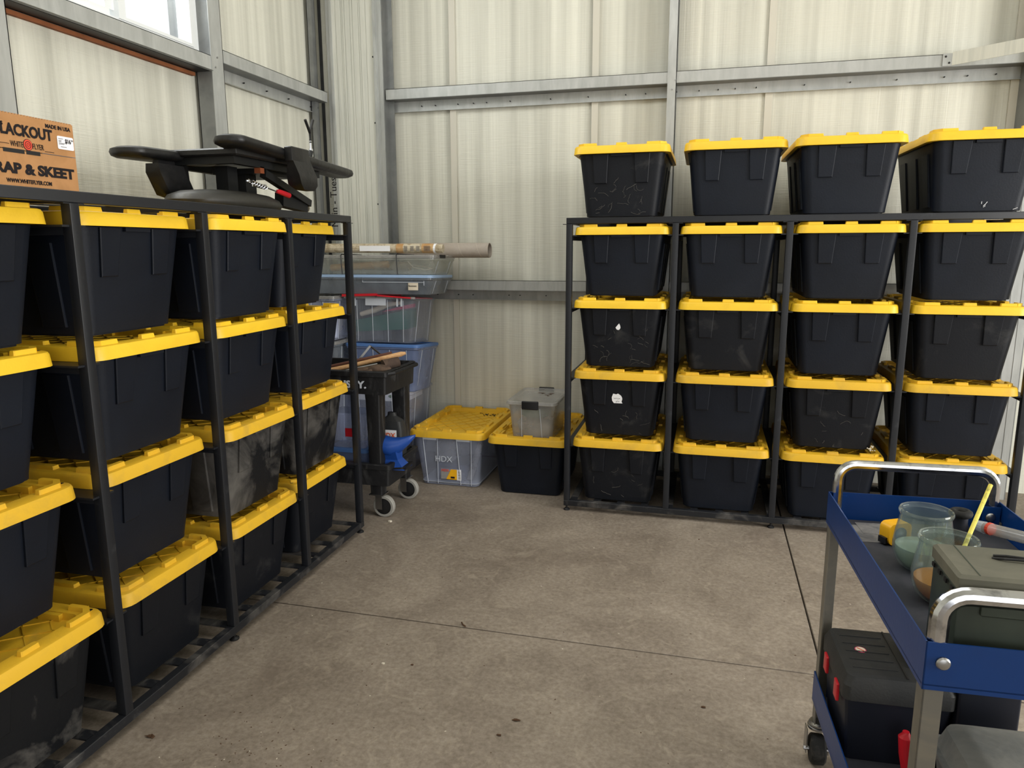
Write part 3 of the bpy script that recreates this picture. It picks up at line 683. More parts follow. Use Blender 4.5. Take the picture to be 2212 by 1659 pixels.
MB().box(-1.34, -1.28, -1.24, -1.17, 1.78, 1.9).build('leg', 'matteblack', sb)
MB().box(-1.34, -1.28, -1.11, -1.03, 1.78, 1.9).build('leg', 'matteblack', sb)
mb = MB().bar((-1.17, -1.14, 1.875), (-1.17, -.76, 1.765), .03, .032).build('folding_strut', 'matteblack', sb)
MB().bar((-1.21, -.96, 1.775), (-1.19, -.775, 1.755), .05, .065).build('hinge_bracket', 'matteblack', sb)
MB().tube([(-1.2, -.80, 1.745), (-1.2, -.75, 1.744), (-1.2, -.735, 1.744), (-1.2, -.728, 1.744)], [.024, .024, .019, .008], 14).build('end_cap', 'brown_rubber', sb)
MB().tube([(-1.12, -1.12, 1.797), (-1.12, -1.10, 1.797), (-1.12, -1.02, 1.786), (-1.12, -1.012, 1.785)], [.007, .011, .0125, .006], 12).build('clamp_handle', 'red', sb)
mb = MB().tube([(-1.12, -1.32, 1.825), (-1.12, -1.12, 1.797)], .0035, 6).bar((-1.12, -1.3, 1.815), (-1.12, -1.2, 1.808), .004, .02)
for k in range(6): mb.tube([(-1.118+.006*math.cos(a), -1.30+.018*k+.007*math.cos(a), 1.822-.003*k+.007*math.sin(a)) for a in [2*PI*j/8 for j in range(9)]], .0018, 5)
mb.blob((-1.12, -1.33, 1.825), .01, .01, .01, 8, 5); mb.build('clamp_linkage', 'chrome', sb)
MB().box(-1.19, -1.16, -1.175, -1.145, 1.872, 1.9).build('pivot_block', 'copper', sb)
# seat cushion lying on the rack
MB().loft([[(-1.27+.17*s*math.cos(a), -1.27+.335*s*math.sin(a), H+z) for a in [2*PI*j/28 for j in range(28)]] for s, z in ((.86, .002), (.96, .012), (1, .03), (.95, .05), (.78, .068), (.5, .078), (.15, .081))]).build('seat', 'seat', sb, ang=60)
# pouches
MB().loft([[(x, y, z) for x, y in ((xc-dx, yc-dy), (xc+dx, yc-dy), (xc+dx, yc+dy), (xc-dx, yc+dy))] for xc, yc, dx, dy, z in ((-1.07, -1.04, .008, .068, 1.985), (-1.055, -1.04, .012, .072, 1.965), (-1.05, -1.03, .014, .078, 1.93), (-1.05, -1.015, .032, .078, 1.87), (-1.05, -1.01, .034, .07, 1.83), (-1.05, -.995, .022, .045, 1.808))]).build('pouch', 'vinylblack', sb, ang=60)
MB().box(-1.075, -1.036, -1.115, -.965, 1.925, 1.99, .004).build('pouch_flap', 'vinylblack', sb)
MB().loft([[(x, y, z) for x, y in ((xc-dx, yc-dy), (xc+dx, yc-dy), (xc+dx, yc+dy), (xc-dx, yc+dy))] for xc, yc, dx, dy, z in ((-1.46, -1.37, .01, .09, 1.925), (-1.46, -1.365, .014, .088, 1.84), (-1.46, -1.325, .012, .088, 1.775))]).build('hanging_strap', 'vinylblack', sb)
MB().loft([[(x, y, z) for x, y in ((xc-dx, yc-dy), (xc+dx, yc-dy), (xc+dx, yc+dy), (xc-dx, yc+dy))] for xc, yc, dx, dy, z in ((-1.42, -1.455, .03, .075, 1.885), (-1.42, -1.45, .035, .078, 1.85), (-1.42, -1.405, .035, .072, 1.765), (-1.42, -1.40, .02, .05, 1.755))]).build('pouch', 'vinylblack', sb, ang=60)
# fork rest
MB().tube([(-1.27, -.62, 1.975), (-1.28, -.54, 2.01), (-1.285, -.515, 2.045)], .014, 8).build('rest_arm', 'matteblack', sb)
MB().tube([(-1.285, -.512, 2.02), (-1.285, -.512, 2.06)], .012, 8).tube([(-1.285, -.512, 2.06), (-1.285, -.512, 2.10)], .007, 8).build('rest_post', 'chrome', sb)
MB().tube([(-1.285, -.512, 2.09), (-1.285, -.512, 2.145), (-1.285, -.475, 2.21)], .0075, 8).tube([(-1.285, -.512, 2.14), (-1.285, -.555, 2.20)], .0075, 8).build('rest_fork', 'vinylblack', sb)

# ================================================================ CORNER STACK OF CLEAR BINS
def bin_(name, label, cat, loc, W, D, Hh, bodym, lidm, lid_h=.022, rot=(0, 0, 0), taper=.025, ribs=4, lid_over=.012, group='clear plastic bins stacked in the corner'):
    """origin = front right bottom corner at lid outline, extends to -x and +y"""
    t = thing(name, label, cat, loc, 0, group); t.rotation_euler = rot
    mb = MB()
    def ring(i, z): return rrect(-W+i, -i, i, D-i, .035, 5, z)
    mb.loft([ring(lid_over+taper, 0), ring(lid_over+taper*.9, .006), ring(lid_over, Hh-.02), ring(lid_over*.4, Hh-.012), ring(lid_over*.4, Hh)], True, False)
    bd = mb.build('body', bodym, t)
    mb = MB()
    for k in range(ribs):
        x = -W+.09+(W-.18)*k/max(1, ribs-1)
        mb.bar((x*.98-.01, lid_over+taper-.002, .006), (x, lid_over-.002, Hh-.02), .0035, .003)
    for k in range(2):
        y = .1+(D-.2)*k
        mb.bar((-lid_over-taper+.002, y, .006), (-lid_over+.002, y, Hh-.02), .0035, .003)
    mb.build('molded_rib', 'clear_rib', bd)
    if lidm:
        MB().loft([rrect(-W+.004, -.004, .004, D-.004, .035, 5, Hh-.001), rrect(-W, 0, 0, D, .04, 5, Hh), rrect(-W, 0, 0, D, .04, 5, Hh+lid_h*.8), rrect(-W+.006, -.006, .006, D-.006, .036, 5, Hh+lid_h), rrect(-W+.03, -.03, .03, D-.03, .03, 5, Hh+lid_h), rrect(-W+.034, -.034, .034, D-.034, .03, 5, Hh+lid_h-.008)]).build('lid', lidm, t)
    return t
YF = .42
b1 = bin_('storage_bin', 'tall clear bin on the floor at the bottom of the corner stack', 'storage bin', (-1.15, YF, .0), .49, .44, .575, 'clear', None, ribs=6, taper=.05)
b2 = bin_('storage_bin', 'bluish bin with blue lid second from the bottom of the corner stack', 'storage bin', (-1.10, YF-.005, .582), .55, .42, .305, 'clear_bluish', 'bluelid', .02, (-.075, 0, 0), taper=.04)
b3 = bin_('storage_bin', 'clear bin with red folding lid in the corner stack', 'storage bin', (-1.115, YF, .918), .52, .42, .305, 'clear_thin', None, 0, (-.075, 0, 0), ribs=4, taper=.03)
b4 = bin_('underbed_box', 'long grey clear underbed box with pale blue lid', 'underbed box', (-.975, YF-.02, 1.245), .93, .43, .11, 'clear_grey', 'paleblue', .018, (-.03, 0, 0), ribs=0, taper=.03)
b5 = bin_('underbed_box', 'clear underbed box with black straps topmost in the corner stack', 'underbed box', (-.955, YF-.02, 1.376), .93, .43, .108, 'clear_warm', 'clear_milky', .02, (-.03, 0, 0), ribs=0, taper=.03)
# red folding lid leaves (part of b3)
MB().loft([[(x, y, z+o) for x, y, z in ((-.52, -.028, .306), (-.27, -.028, .314), (-.27, .40, .312), (-.52, .40, .306))] for o in (0, .016)]).build('lid', 'red', b3, label='left half of the red folding lid')
MB().loft([[(x, y, z+o) for x, y, z in ((-.266, -.022, .312), (-.03, -.012, .298), (-.03, .40, .298), (-.266, .40, .312))] for o in (0, .009)]).build('lid', 'red', b3, label='right half of the red folding lid')
mb = MB()
for x in (-.475, -.44, -.13, -.10): mb.box(x-.004, x+.004, .0, .012, .245, .30)
mb.box(-.36, -.215, .0, .014, .25, .302); mb.build('latch_tab', 'clear_rib', b3)
MB().box(-.52, 0, .0, .006, .296, .31).build('rim', 'clear_milky', b3)
# label on b4
lb = MB().box(-.175, -.105, .014, .017, .028, .078, .001).build('paper_label', 'cream', b4, label='cream paper label with handwriting')
text('Basement', .0145, lb, (-.172, .0128, .052), (1, 0, 0), (0, 0, 1), 'ink', bold=.01)
mb = MB(); mb.box(-.50, -.06, .0115, .0145, .078, .081).box(-.503, -.50, .0115, .0145, .078, .108).box(-.065, -.061, .0115, .0145, .06, .108); mb.build('molded_rib', 'clear_rib', b4)
# straps of b5
for x in (-.26, -.66):
    mb = MB()
    path = [(x, -.002, .0), (x-.004, -.004, .06), (x-.006, -.004, .126), (x-.006, .01, .132), (x-.006, .30, .132)]
    mb.tube(path, .005, 6, True, .6, (1, 0, 0)); mb.build('strap', 'hub', b5)
MB().box(-.003, .003, .10, .2, .108, .13).build('handle', 'hub', b5)
# contents
GI = 'items inside the clear bins of the corner stack'
def item(name, mb, m, label, cat): return mb.build(name, m, None, label=label, category=cat, group=GI)
item('rolled_map', MB().tube([(-1.70, .58, 1.43), (-1.20, .58, 1.425)], .03, 12), 'kraft_pale', 'long kraft roll inside the topmost clear underbed box', 'paper roll')
item('rolled_map', MB().tube([(-1.74, .485, 1.415), (-1.32, .49, 1.440)], .024, 12), 'kraft', 'brown slanting roll inside the topmost clear underbed box', 'paper roll')
item('cable_loop', MB().tube([(-1.18, .49, 1.46), (-1.14, .49, 1.42), (-1.06, .49, 1.405), (-1.01, .50, 1.412), (-1.08, .52, 1.425), (-1.16, .52, 1.435)], .004, 6), 'chip', 'white cable loop inside the topmost clear underbed box', 'cable')
item('foam_noodle', MB().tube([(-1.54, .50, 1.10), (-1.44, .50, 1.13), (-1.34, .52, 1.17), (-1.26, .53, 1.18)], [.016, .02, .018, .012], 10), 'cream', 'cream curved foam strip inside the bin with the red lid', 'foam strip')
item('green_bundle', MB().loft([[(-1.58, .50, .98), (-1.22, .52, 1.0), (-1.22, .72, 1.0), (-1.58, .72, .98)], [(-1.58, .50, 1.06), (-1.22, .52, 1.13), (-1.22, .72, 1.13), (-1.58, .72, 1.06)]]), 'green', 'dark green folded fabric inside the bin with the red lid', 'fabric')
item('pink_bundle', MB().loft([[(-1.40, .53, 1.115), (-1.22, .54, 1.14), (-1.22, .70, 1.14), (-1.40, .70, 1.115)], [(-1.36, .53, 1.13), (-1.22, .54, 1.165), (-1.22, .70, 1.165), (-1.36, .70, 1.13)]]), 'pink', 'pink fabric lying on the green bundle in the red lidded bin', 'fabric')
item('printed_carton', MB().box(-1.62, -1.235, .50, .74, .515, .572).build, None, None, None) if False else None
pc = MB().box(-1.57, -1.215, .475, .78, .50, .57, .004).build('printed_carton', 'white', None, label='white carton with small red prints at the top of the bottom corner bin', category='carton', group=GI)
for k, (x, m) in enumerate(((-1.26, 'copper'), (-1.33, 'sage'), (-1.40, 'red_ink'))):
    MB().loft([[(x+.016*math.cos(a), .4745, .537+.011*math.sin(a)) for a in [2*PI*j/10 for j in range(10)]], [(x+.016*math.cos(a), .4738, .537+.011*math.sin(a)) for a in [2*PI*j/10 for j in range(10)]]]).build('print', m, pc)
item('packed_bundle', MB().box(-1.55, -1.27, .52, .78, .02, .40, .02), 'slate', 'dark bundle filling the bottom corner bin', 'bundle')
item('packed_bundle', MB().box(-1.56, -1.25, .50, .72, .66, .78, .02), 'slate', 'dark bundle inside the bluish bin', 'bundle')
# tubes on top
tk = thing('mailing_tube', 'brown and white printed wrapped roll on the topmost underbed box', 'paper roll', (0, 0, 0), 0, 'rolls lying on the corner stack')
MB().tube([(-1.92, .47, 1.549), (-1.30, .47, 1.546)], .031, 14).build('wrapped_tube', 'kraft_pale', tk)
for a, b_, m in ((-1.24, -1.19, 'kraft'), (-1.19, -1.06, 'kraft_pale'), (-1.06, -.98, 'kraft'), (-.98, -.965, 'white')):
    MB().tube([(a, .47, 1.545), (b_, .47, 1.5435)], .0315, 14).build('band', m, tk)
MB().tube([(-1.30, .47, 1.5455), (-1.24, .47, 1.545)], .031, 14).build('wrapped_tube', 'kraft_pale', tk)
MB().tube([(-.965, .47, 1.5435), (-.92, .472, 1.542)], [.03, .028], 12).build('crumpled_end', 'kraft_pale', tk)
lbp = MB().loft([[(x, .47-.0325*math.cos(a), 1.5465+.0325*math.sin(a)) for x, a in ((-1.53, s), (-1.26, s))][::d] for s, d in ((-.6, 1), (-.2, 1), (.25, 1), (.6, 1))][0:1]*0 or [[(-1.5, .438, 1.528), (-1.28, .438, 1.527), (-1.28, .438, 1.562), (-1.5, .438, 1.563)], [(-1.5, .4365, 1.528), (-1.28, .4365, 1.527), (-1.28, .4365, 1.562), (-1.5, .4365, 1.563)]]).build('shipping_label', 'white', tk, label='white shipping label')
bcs = MB()
for x in (-1.17, -1.125, -1.085, -1.03, -1.01):
    for k in range(6): bcs.box(x-.012, x+.012, .4365, .4385, 1.527+k*.006, 1.5285+k*.006+.001*(k % 2))
bcs.build('barcode', 'ink_soft', tk, kind='stuff')
ta = thing('cardboard_tube', 'plain grey cardboard tube sticking out above the corner stack', 'cardboard tube', (0, 0, 0), 0, 'rolls lying on the corner stack')
n = 24
ringx = lambda x, r: [(x, .80+r*math.cos(2*PI*k/n), 1.530+r*math.sin(2*PI*k/n)) for k in range(n)]
MB().loft([ringx(-1.36, .046), ringx(-1.36, .051), ringx(-.70, .051), ringx(-.70, .046)], False, False, True).build('tube_wall', 'tube', ta)
mb = MB()
for x0 in (-1.25, -1.09, -.93, -.80):
    mb.tube([(x0+.06*k/10, .80-.0512*math.cos(PI*k/10-PI/2), 1.530+.0512*math.cos(PI*k/10)) for k in range(11)], .0008, 4)
mb.build('spiral_seam', 'chip', ta)
# left stack behind the left rack
c1 = bin_('storage_bin', 'clear bin with white latches low behind the left rack', 'storage bin', (-1.665, YF-.06, .60), .27, .4, .30, 'clear_grey', 'clear_milky', .02, ribs=2)
c2 = bin_('storage_bin', 'clear bin of white bottles standing behind the left rack', 'storage bin', (-1.665, YF-.06, .925), .27, .4, .285, 'clear', 'clear_milky', .02, ribs=2)
c0 = bin_('storage_bin', 'clear bin on the floor hidden behind the utility cart', 'storage bin', (-1.665, YF-.06, .0), .27, .4, .575, 'clear', 'clear_milky', .02, ribs=2)
item('white_bottle', MB().lathe([(.028, 0), (.034, .01), (.034, .13), (.02, .16), (.02, .18)], 16, -1.74, .47).xf(Matrix.Translation((0, 0, .935))), 'white', 'white bottle inside the clear bin behind the left rack', 'bottle')
item('cream_bag', MB().blob((-1.80, .62, 1.04), .06, .09, .09, 12, 6), 'cream', 'cream bag inside the clear bin behind the left rack', 'bag')

# ================================================================ BLACK UTILITY CART (behind left rack)
uc = thing('utility_cart', 'black plastic two-shelf utility cart behind the far end of the left rack', 'utility cart', (0, 0, 0))
CX1, CX0, CY0, CY1 = -.945, -1.78, -.42, .03
def shell_tray(z0, z1, name, rim=.028, x1=CX1, inset=0):
    mb = MB(); x0 = CX0
    mb.loft([rrect(x0+.015, x1-.015, CY0+.015, CY1-.015, .02, 3, z0), rrect(x0+.01, x1-.01, CY0+.01, CY1-.01, .02, 3, z1-.035), rrect(x0, x1, CY0, CY1, .025, 3, z1-.03), rrect(x0, x1, CY0, CY1, .025, 3, z1-.004), rrect(x0+.004, x1-.004, CY0+.004, CY1-.004, .022, 3, z1), rrect(x0+rim, x1-rim, CY0+rim, CY1-rim, .02, 3, z1), rrect(x0+rim+.004, x1-rim-.004, CY0+rim+.004, CY1-rim-.004, .02, 3, z1-.05)])
    return mb.build(name, 'cartblack', uc)
shell_tray(.735, .868, 'top_shelf'); shell_tray(.2, .33, 'bottom_shelf')
MB().box(CX1-.11, CX1-.04, CY0+.09, CY1-.09, .8195, .8215).build('handle_slot', 'hub', uc)
MB().tube([(CX1-.01, CY0+.03, .852), (CX1+.02, CY0+.06, .855), (CX1+.022, CY1-.06, .855), (CX1-.01, CY1-.03, .852)], .012, 8).build('handle', 'cartblack', uc)
leg0 = None
for (x, y) in ((CX1-.100, CY0+.062), (CX1-.085, CY1-.062), (CX0+.075, CY0+.062), (CX0+.075, CY1-.062)):
    mb = MB().loft([rrect(x-.045*s, x+.045*s, y-.045*s, y+.045*s, .012, 3, z) for s, z in ((.8, .14), (.85, .2), (.86, .33), (.9, .5), (.98, .70), (1.05, .745))]); mb.build('leg', 'cartblack', uc)
    cs = MB().box(x-.045, x+.045, y-.04, y+.04, .136, .142).box(x-.01, x+.03, y-.03, y-.026, .05, .137).box(x-.01, x+.03, y+.026, y+.03, .05, .137).build('caster', 'steel', uc)
    def wx(r0, r1, hy): return MB().loft([[(x+.032+r*math.cos(2*PI*k/28), y+yy, .0652+r*math.sin(2*PI*k/28)) for k in range(28)] for r, yy in ((r0, -hy), (r1-.004, -hy), (r1, -hy+.004), (r1, hy-.004), (r1-.004, hy), (r0, hy))], False, False)
    wx(.048, .065, .016).build('tire', 'tread', cs)
    MB().loft([[(x+.032+r*math.cos(2*PI*k/24), y+yy, .0652+r*math.sin(2*PI*k/24)) for k in range(24)] for r, yy in ((.01, -.017), (.048, -.012), (.048, .012), (.01, .017))]).build('hub', 'hub', cs)
text('HUSKY.', .056, uc, (-1.285, CY0+.006, .772), (1, 0, 0), (0, 0, 1), 'pale_ink', 'lettering', bold=.03, fit=.212, depth=.004)
# dog-head emblem left of the word, simple pale angular shapes
MB().loft([[(x, CY0+.0072+o, z) for x, z in ((-1.345, .782), (-1.33, .80), (-1.325, .826), (-1.312, .806), (-1.30, .80), (-1.292, .784), (-1.31, .790), (-1.32, .776))] for o in (0, .0015)]).build('emblem', 'pale_ink', uc)
# tools on the cart
GT = 'tools lying on the black utility cart'
MB().tube([(-1.40, -.30, .835), (-1.25, -.22, .865), (-.99, -.10, .925), (-.965, -.09, .931)], [.014, .013, .015, .008], 12).build('wooden_handle', 'wood', None, label='pale wooden tool handle lying on the utility cart', category='tool handle', group=GT)
MB().tube([(-1.42, -.20, .845), (-1.05, -.10, .925)], [.012, .014], 10).build('wooden_handle', 'darkwood', None, label='dark brown tool handle lying behind the pale one on the cart', category='tool handle', group=GT)
MB().tube([(-1.32, -.36, .83), (-1.20, -.30, .86), (-1.08, -.24, .885)], [.006, .007, .004], 8).build('steel_rod', 'steel', None, label='bright steel rod in front of the wooden handles on the cart', category='rod', group=GT)
o = MB().bar((-1.27, -.12, .87), (-1.20, -.08, .965), .02, .012).bar((-1.20, -.08, .965), (-1.125, -.08, .91), .010, .008).build('folding_bracket', 'steel', None, label='black and steel folding bracket standing up on the utility cart', category='bracket', group=GT)
mb = MB().blob((-1.04, -.30, .862), .075, .05, .03).tube([(-1.10, -.32, .855), (-1.17, -.36, .85)], [.022, .012], 10).tube([(-1.09, -.29, .86), (-1.18, -.31, .857)], [.02, .011], 10).tube([(-1.07, -.34, .856), (-1.12, -.385, .848)], [.018, .01], 10).tube([(-1.03, -.27, .88), (-.965, -.20, .895)], [.035, .03], 12)
mb.build('work_glove', 'leather', None, ang=60, label='worn brown leather work glove on the utility cart', category='glove', group=GT)
# lower shelf things
jg = thing('oil_jug', 'black jug with white label on the lower shelf of the utility cart', 'jug', (-1.035, -.16, .282))
MB().loft([rrect(-.075*s, .075*s, -.045*s, .045*s, .02, 4, z) for s, z in ((.95, 0), (1, .01), (1, .2), (.85, .25), (.4, .28), (.32, .3))]).build('body', 'toolbox', jg)
jl = MB().box(-.06, .045, -.0475, -.0455, .05, .20).build('paper_label', 'white', jg, label='white paper label')
text('HDX', .04, jl, (-.05, -.0484, .155), (1, 0, 0), (0, 0, 1), 'orange', bold=.02)
mb = MB()
for k in range(3): mb.box(-.05, .02-.01*k, -.0482, -.0476, .138-k*.012, .142-k*.012)
mb.box(-.055, -.03, -.0482, -.0476, .06, .08); mb.build('print', 'ink_soft', jl)
MB().box(-.01, .044, -.0482, -.0476, .052, .064).build('print', 'orange', jl)
lc = thing('food_container', 'clear container with blue lid on the lower cart shelf behind the rack post', 'container', (-1.25, -.24, .281), 0, 'containers on the lower cart shelf')
MB().loft([crr(.11, .08, .02, 4, 0), crr(.125, .095, .02, 4, .085)]).build('body', 'clear_bluish', lc); MB().loft([crr(.13, .1, .025, 4, .085), crr(.13, .1, .025, 4, .105), crr(.12, .09, .02, 4, .108)]).build('lid', 'bluelid', lc)
lc2 = thing('food_container', 'tall clear container with red label stacked on the blue lidded one', 'container', (-1.25, -.24, .3895), 0, 'containers on the lower cart shelf')
MB().loft([crr(.105, .075, .02, 4, 0), crr(.12, .09, .02, 4, .19), crr(.125, .095, .02, 4, .20), crr(.115, .085, .02, 4, .21)]).build('body', 'clear', lc2); MB().box(-.01, .05, -.0885, -.085, .07, .12).build('paper_label', 'red', lc2, label='red label')
# blue horned tool
bt = thing('blue_horned_tool', 'blue metal tool with curved horn and flanged foot at the utility cart', 'metal tool', (0, 0, 0))
MB().loft([[(x, y+ry*math.cos(2*PI*k/14), z+rz*math.sin(2*PI*k/14)) for k in range(14)] for x, y, z, ry, rz in ((-1.06, -.30, .425, .06, .048), (-1.02, -.31, .418, .062, .058), (-.97, -.31, .412, .058, .055), (-.92, -.30, .425, .045, .043), (-.875, -.29, .452, .026, .026), (-.84, -.28, .478, .006, .008))]).build('horn', 'bluepaint', bt, ang=60)
MB().loft([[(xc+sx*dx, -.30+sy*dy, z) for sx, sy in ((-1, -1), (1, -1), (1, 1), (-1, 1))] for xc, dx, dy, z in ((-.995, .06, .05, .39), (-.975, .045, .035, .34), (-.955, .05, .045, .31), (-.945, .065, .06, .288))]).build('pedestal', 'bluepaint', bt)
MB().bar((-1.04, -.30, .283), (-.875, -.29, .300), .13, .014).build('foot', 'cartblack', bt)

# ================================================================ BLUE SERVICE CART (right foreground)
SC = thing('service_cart', 'blue steel service cart with chrome handles in the right foreground', 'service cart', (1.122, -1.918, 0), math.radians(2.9))
WD, LN = .445, .84        # local x 0..WD, y 0..-LN
def tray(z0, z1, name):
    mb = MB(); t_ = .003
    mb.box(0, WD, -LN, 0, z0+.008, z0+.011)
    mb.box(0, t_, -LN, 0, z0, z1).box(WD-t_, WD, -LN, 0, z0, z1).box(0, WD, -t_, 0, z0, z1).box(0, WD, -LN, -LN+t_, z0, z1)
    return mb.build(name, 'blue', SC)
tray(.757, .85, 'upper_tray'); tray(.187, .28, 'lower_tray')
MB().box(.006, WD-.006, -LN+.006, -.006, .7682, .771).build('tray_mat', 'mat_grey', SC)
MB().box(.006, WD-.006, -LN+.006, -.006, .1982, .201).build('tray_mat', 'mat_grey', SC)
lg = None
for (x, y, sx, sy) in ((.004, -.004, 1, -1), (WD-.004, -.004, -1, -1), (.004, -LN+.004, 1, 1), (WD-.004, -LN+.004, -1, 1)):
    MB().box(*sorted((x, x+sx*.034)), *sorted((y, y+sy*.003)), .125, .80).box(*sorted((x, x+sx*.003)), *sorted((y, y+sy*.034)), .125, .80).build('leg', 'leg', SC)
for y in (-.014, -LN+.014):
    pts = [(.022, y, .775), (.022, y, .885)]
    R_ = .045
    for k in range(7): a = PI-PI/2*k/6; pts.append((.022+R_+R_*math.cos(a), y, .892+R_*math.sin(a)))
    for k in range(7): a = PI/2-PI/2*k/6; pts.append((WD-.022-R_+R_*math.cos(a), y, .892+R_*math.sin(a)))
    pts += [(WD-.022, y, .885), (WD-.022, y, .775)]
    k_ = 1.0 if y > -.1 else 1.22
    MB().tube(pts, [.0145*k_ if .84 < p[2] else .0135*k_ for p in pts], 12, True, .8, (0, 1, 0)).build('handle', 'chrome', SC)
for (x, y) in ((.03, -LN-.003), (WD-.03, -LN-.003), (WD-.03, -.030)):
    MB().loft([[(x+r*math.cos(2*PI*k/14), y-d, .812+r*math.sin(2*PI*k/14)) for k in range(14)] for r, d in ((.0125, -.003), (.0125, .0005), (.010, .0035), (.005, .005))]).build('bolt', 'steel', SC)
MB().box(.006, .05, -.009, -.006, .775, .842).build('corner_bracket', 'blue', SC); MB().box(WD-.05, WD-.006, -.028, -.026, .775, .842).build('corner_bracket', 'blue', SC)
for (x, y) in ((.018, -.018), (WD-.018, -.018), (.018, -LN+.018), (WD-.018, -LN+.018)):
    cs = MB().lathe([(.022, .1275), (.026, .122), (.026, .117), (.022, .115), (.029, .113), (.029, .106), (.02, .102)], 20, x, y).box(x-.034, x-.031, y-.025, y+.01, .03, .108).box(x+.029, x+.032, y-.025, y+.01, .03, .108).tube([(x-.04, y-.02, .045), (x+.036, y-.02, .045)], .006, 8).build('caster', 'steel', SC)
    MB().loft([[(x+xx, y-.02+r*math.cos(2*PI*k/24), .0455+r*math.sin(2*PI*k/24)) for k in range(24)] for r, xx in ((.012, -.024), (.038, -.022), (.0445, -.016), (.045, 0), (.0445, .014), (.038, .020), (.012, .022))]).build('wheel', 'wheel', cs)
RZ = math.radians(2.9); cR, sR = math.cos(RZ), math.sin(RZ)
def onc(lx, ly, z): return (1.122+lx*cR-ly*sR, -1.918+lx*sR+ly*cR, z)
FL = .7712
# jars
def jar(label, x, y, liquid, level, s=1.0):
    j = thing('glass_jar', label, 'glass jar', (x, y, FL), 0, 'glass jars on the service cart')
    prof = [(.030, .0), (.044, .004), (.058, .020), (.066, .042), (.067, .062), (.063, .095), (.057, .125), (.055, .138)]
    outer = prof+[(.059, .140), (.0605, .146), (.058, .151), (.054, .150)]
    inner = [(r-.0025, z+.001) for r, z in reversed(prof[3:])]+[(r-.003, z+.003) for r, z in reversed(prof[:3])]
    MB().lathe([(r*s, z*s) for r, z in outer+inner], 36).build('glass', 'glass', j, ang=60)
    lp = [(r-.0045, z+.004) for r, z in prof if z < level]
    r_at = lp[-1][0]
    MB().lathe([(r*s, z*s) for r, z in lp+[(r_at-.001, level)]], 32).build('liquid', liquid, j, ang=50)
    return j
jar('round glass jar of cloudy pale water beside the yellow tape measure', 1.292, -2.232, 'water', .058)
jar('round glass jar of amber liquid with a yellow stick in it', 1.292, -2.405, 'amber', .052)
MB().tube([(1.292, -2.41, .785), (1.432, -2.20, .985)], .005, 10).build('stirring_stick', 'straw', None, label='thin yellow patterned stick leaning out of the amber jar', category='stick')
# tape measure
tm = thing('tape_measure', 'yellow tape measure on newspaper at the far end of the cart', 'tape measure', (1.268, -2.075, FL+.0015), .5)
mb = MB().loft([rrect(-.034, .034, 0, .058, .015, 4, z) for z in (-.018, -.014, .014, .018)]); mb.v = [(x, z, y) for x, y, z in mb.v]; mb.build('case', 'tape', tm)
MB().box(-.042, -.033, -.012, .012, .004, .02).build('tape_end', 'hub', tm)
MB().loft([[(.018*math.cos(2*PI*k/18), yy, .03+.018*math.sin(2*PI*k/18)) for k in range(18)] for yy in (-.020, -.018)]).build('badge', 'slate', tm)
mb = MB()
for (a, b_, z) in (((.03, -.05), (.17, -.17), FL), ((.07, -.03), (.19, -.11), FL+.0006)):
    p = [onc(a[0], a[1], z), onc(b_[0], a[1]+.005, z), onc(b_[0]+.01, b_[1], z), onc(a[0]+.004, b_[1]-.004, z)]
    mb.loft([p, [(x, y, zz+.0005) for x, y, zz in p]])
mb.build('newspaper', 'paper', None, label='grey crumpled newspaper sheets in the far corner of the upper tray', category='newspaper')
# black ring-neck bottle
bb = thing('black_bottle', 'black bottle with thick ring neck beside the glass jars', 'bottle', (1.408, -2.10, FL))
MB().lathe([(.024, 0), (.028, .004), (.026, .05), (.018, .080), (.018, .095)], 20).build('body', 'toolbox_body', bb, ang=50)
MB().loft([[((.0185+.0095*math.cos(a))*math.cos(p), (.0185+.0095*math.cos(a))*math.sin(p), .105+.0095*math.sin(a)) for a in [2*PI*j/10 for j in range(10)]] for p in [2*PI*k/22 for k in range(22)]], False, False, True).build('neck_ring', 'wheel', bb, ang=60)
# rag and clear tube
rg = MB(); rn = random.Random(2); R0 = onc(.34, -.24, FL)
V = []
for j in range(9):
    for i in range(9):
        V.append((R0[0]-.07+i*.0175, R0[1]-.07+j*.0175, R0[2]+.004+.022*max(0, math.sin(i*1.1+j*.7))*math.sin(PI*i/8)*math.sin(PI*j/8)+rn.uniform(0, .004)))
rg.v = V+[(x, y, z-.003) for x, y, z in V]
for j in range(8):
    for i in range(8):
        a = j*9+i; rg.f += [(a, a+1, a+10, a+9), (a+81, a+90, a+91, a+82)]; rg.mi += [0, 0]
rg.build('cloth_rag', 'rag', None, ang=60, label='dark crumpled rag under the clear tube on the service cart', category='rag')
tb = thing('clear_tube', 'clear greyish plastic tube lying across the right side of the cart', 'plastic tube', (0, 0, 0))
MB().tube([(1.462, -2.105, .845), (1.57, -2.28, .872)], .0145, 16).build('barrel', 'clear_milky', tb)
MB().tube([(1.452, -2.089, .8433), (1.464, -2.108, .845)], [.013, .0155], 14).build('end_cap', 'clear_rib', tb)
MB().tube([(1.469, -2.116, .8468), (1.473, -2.123, .8478)], .0155, 14).build('band', 'red_ink', tb)
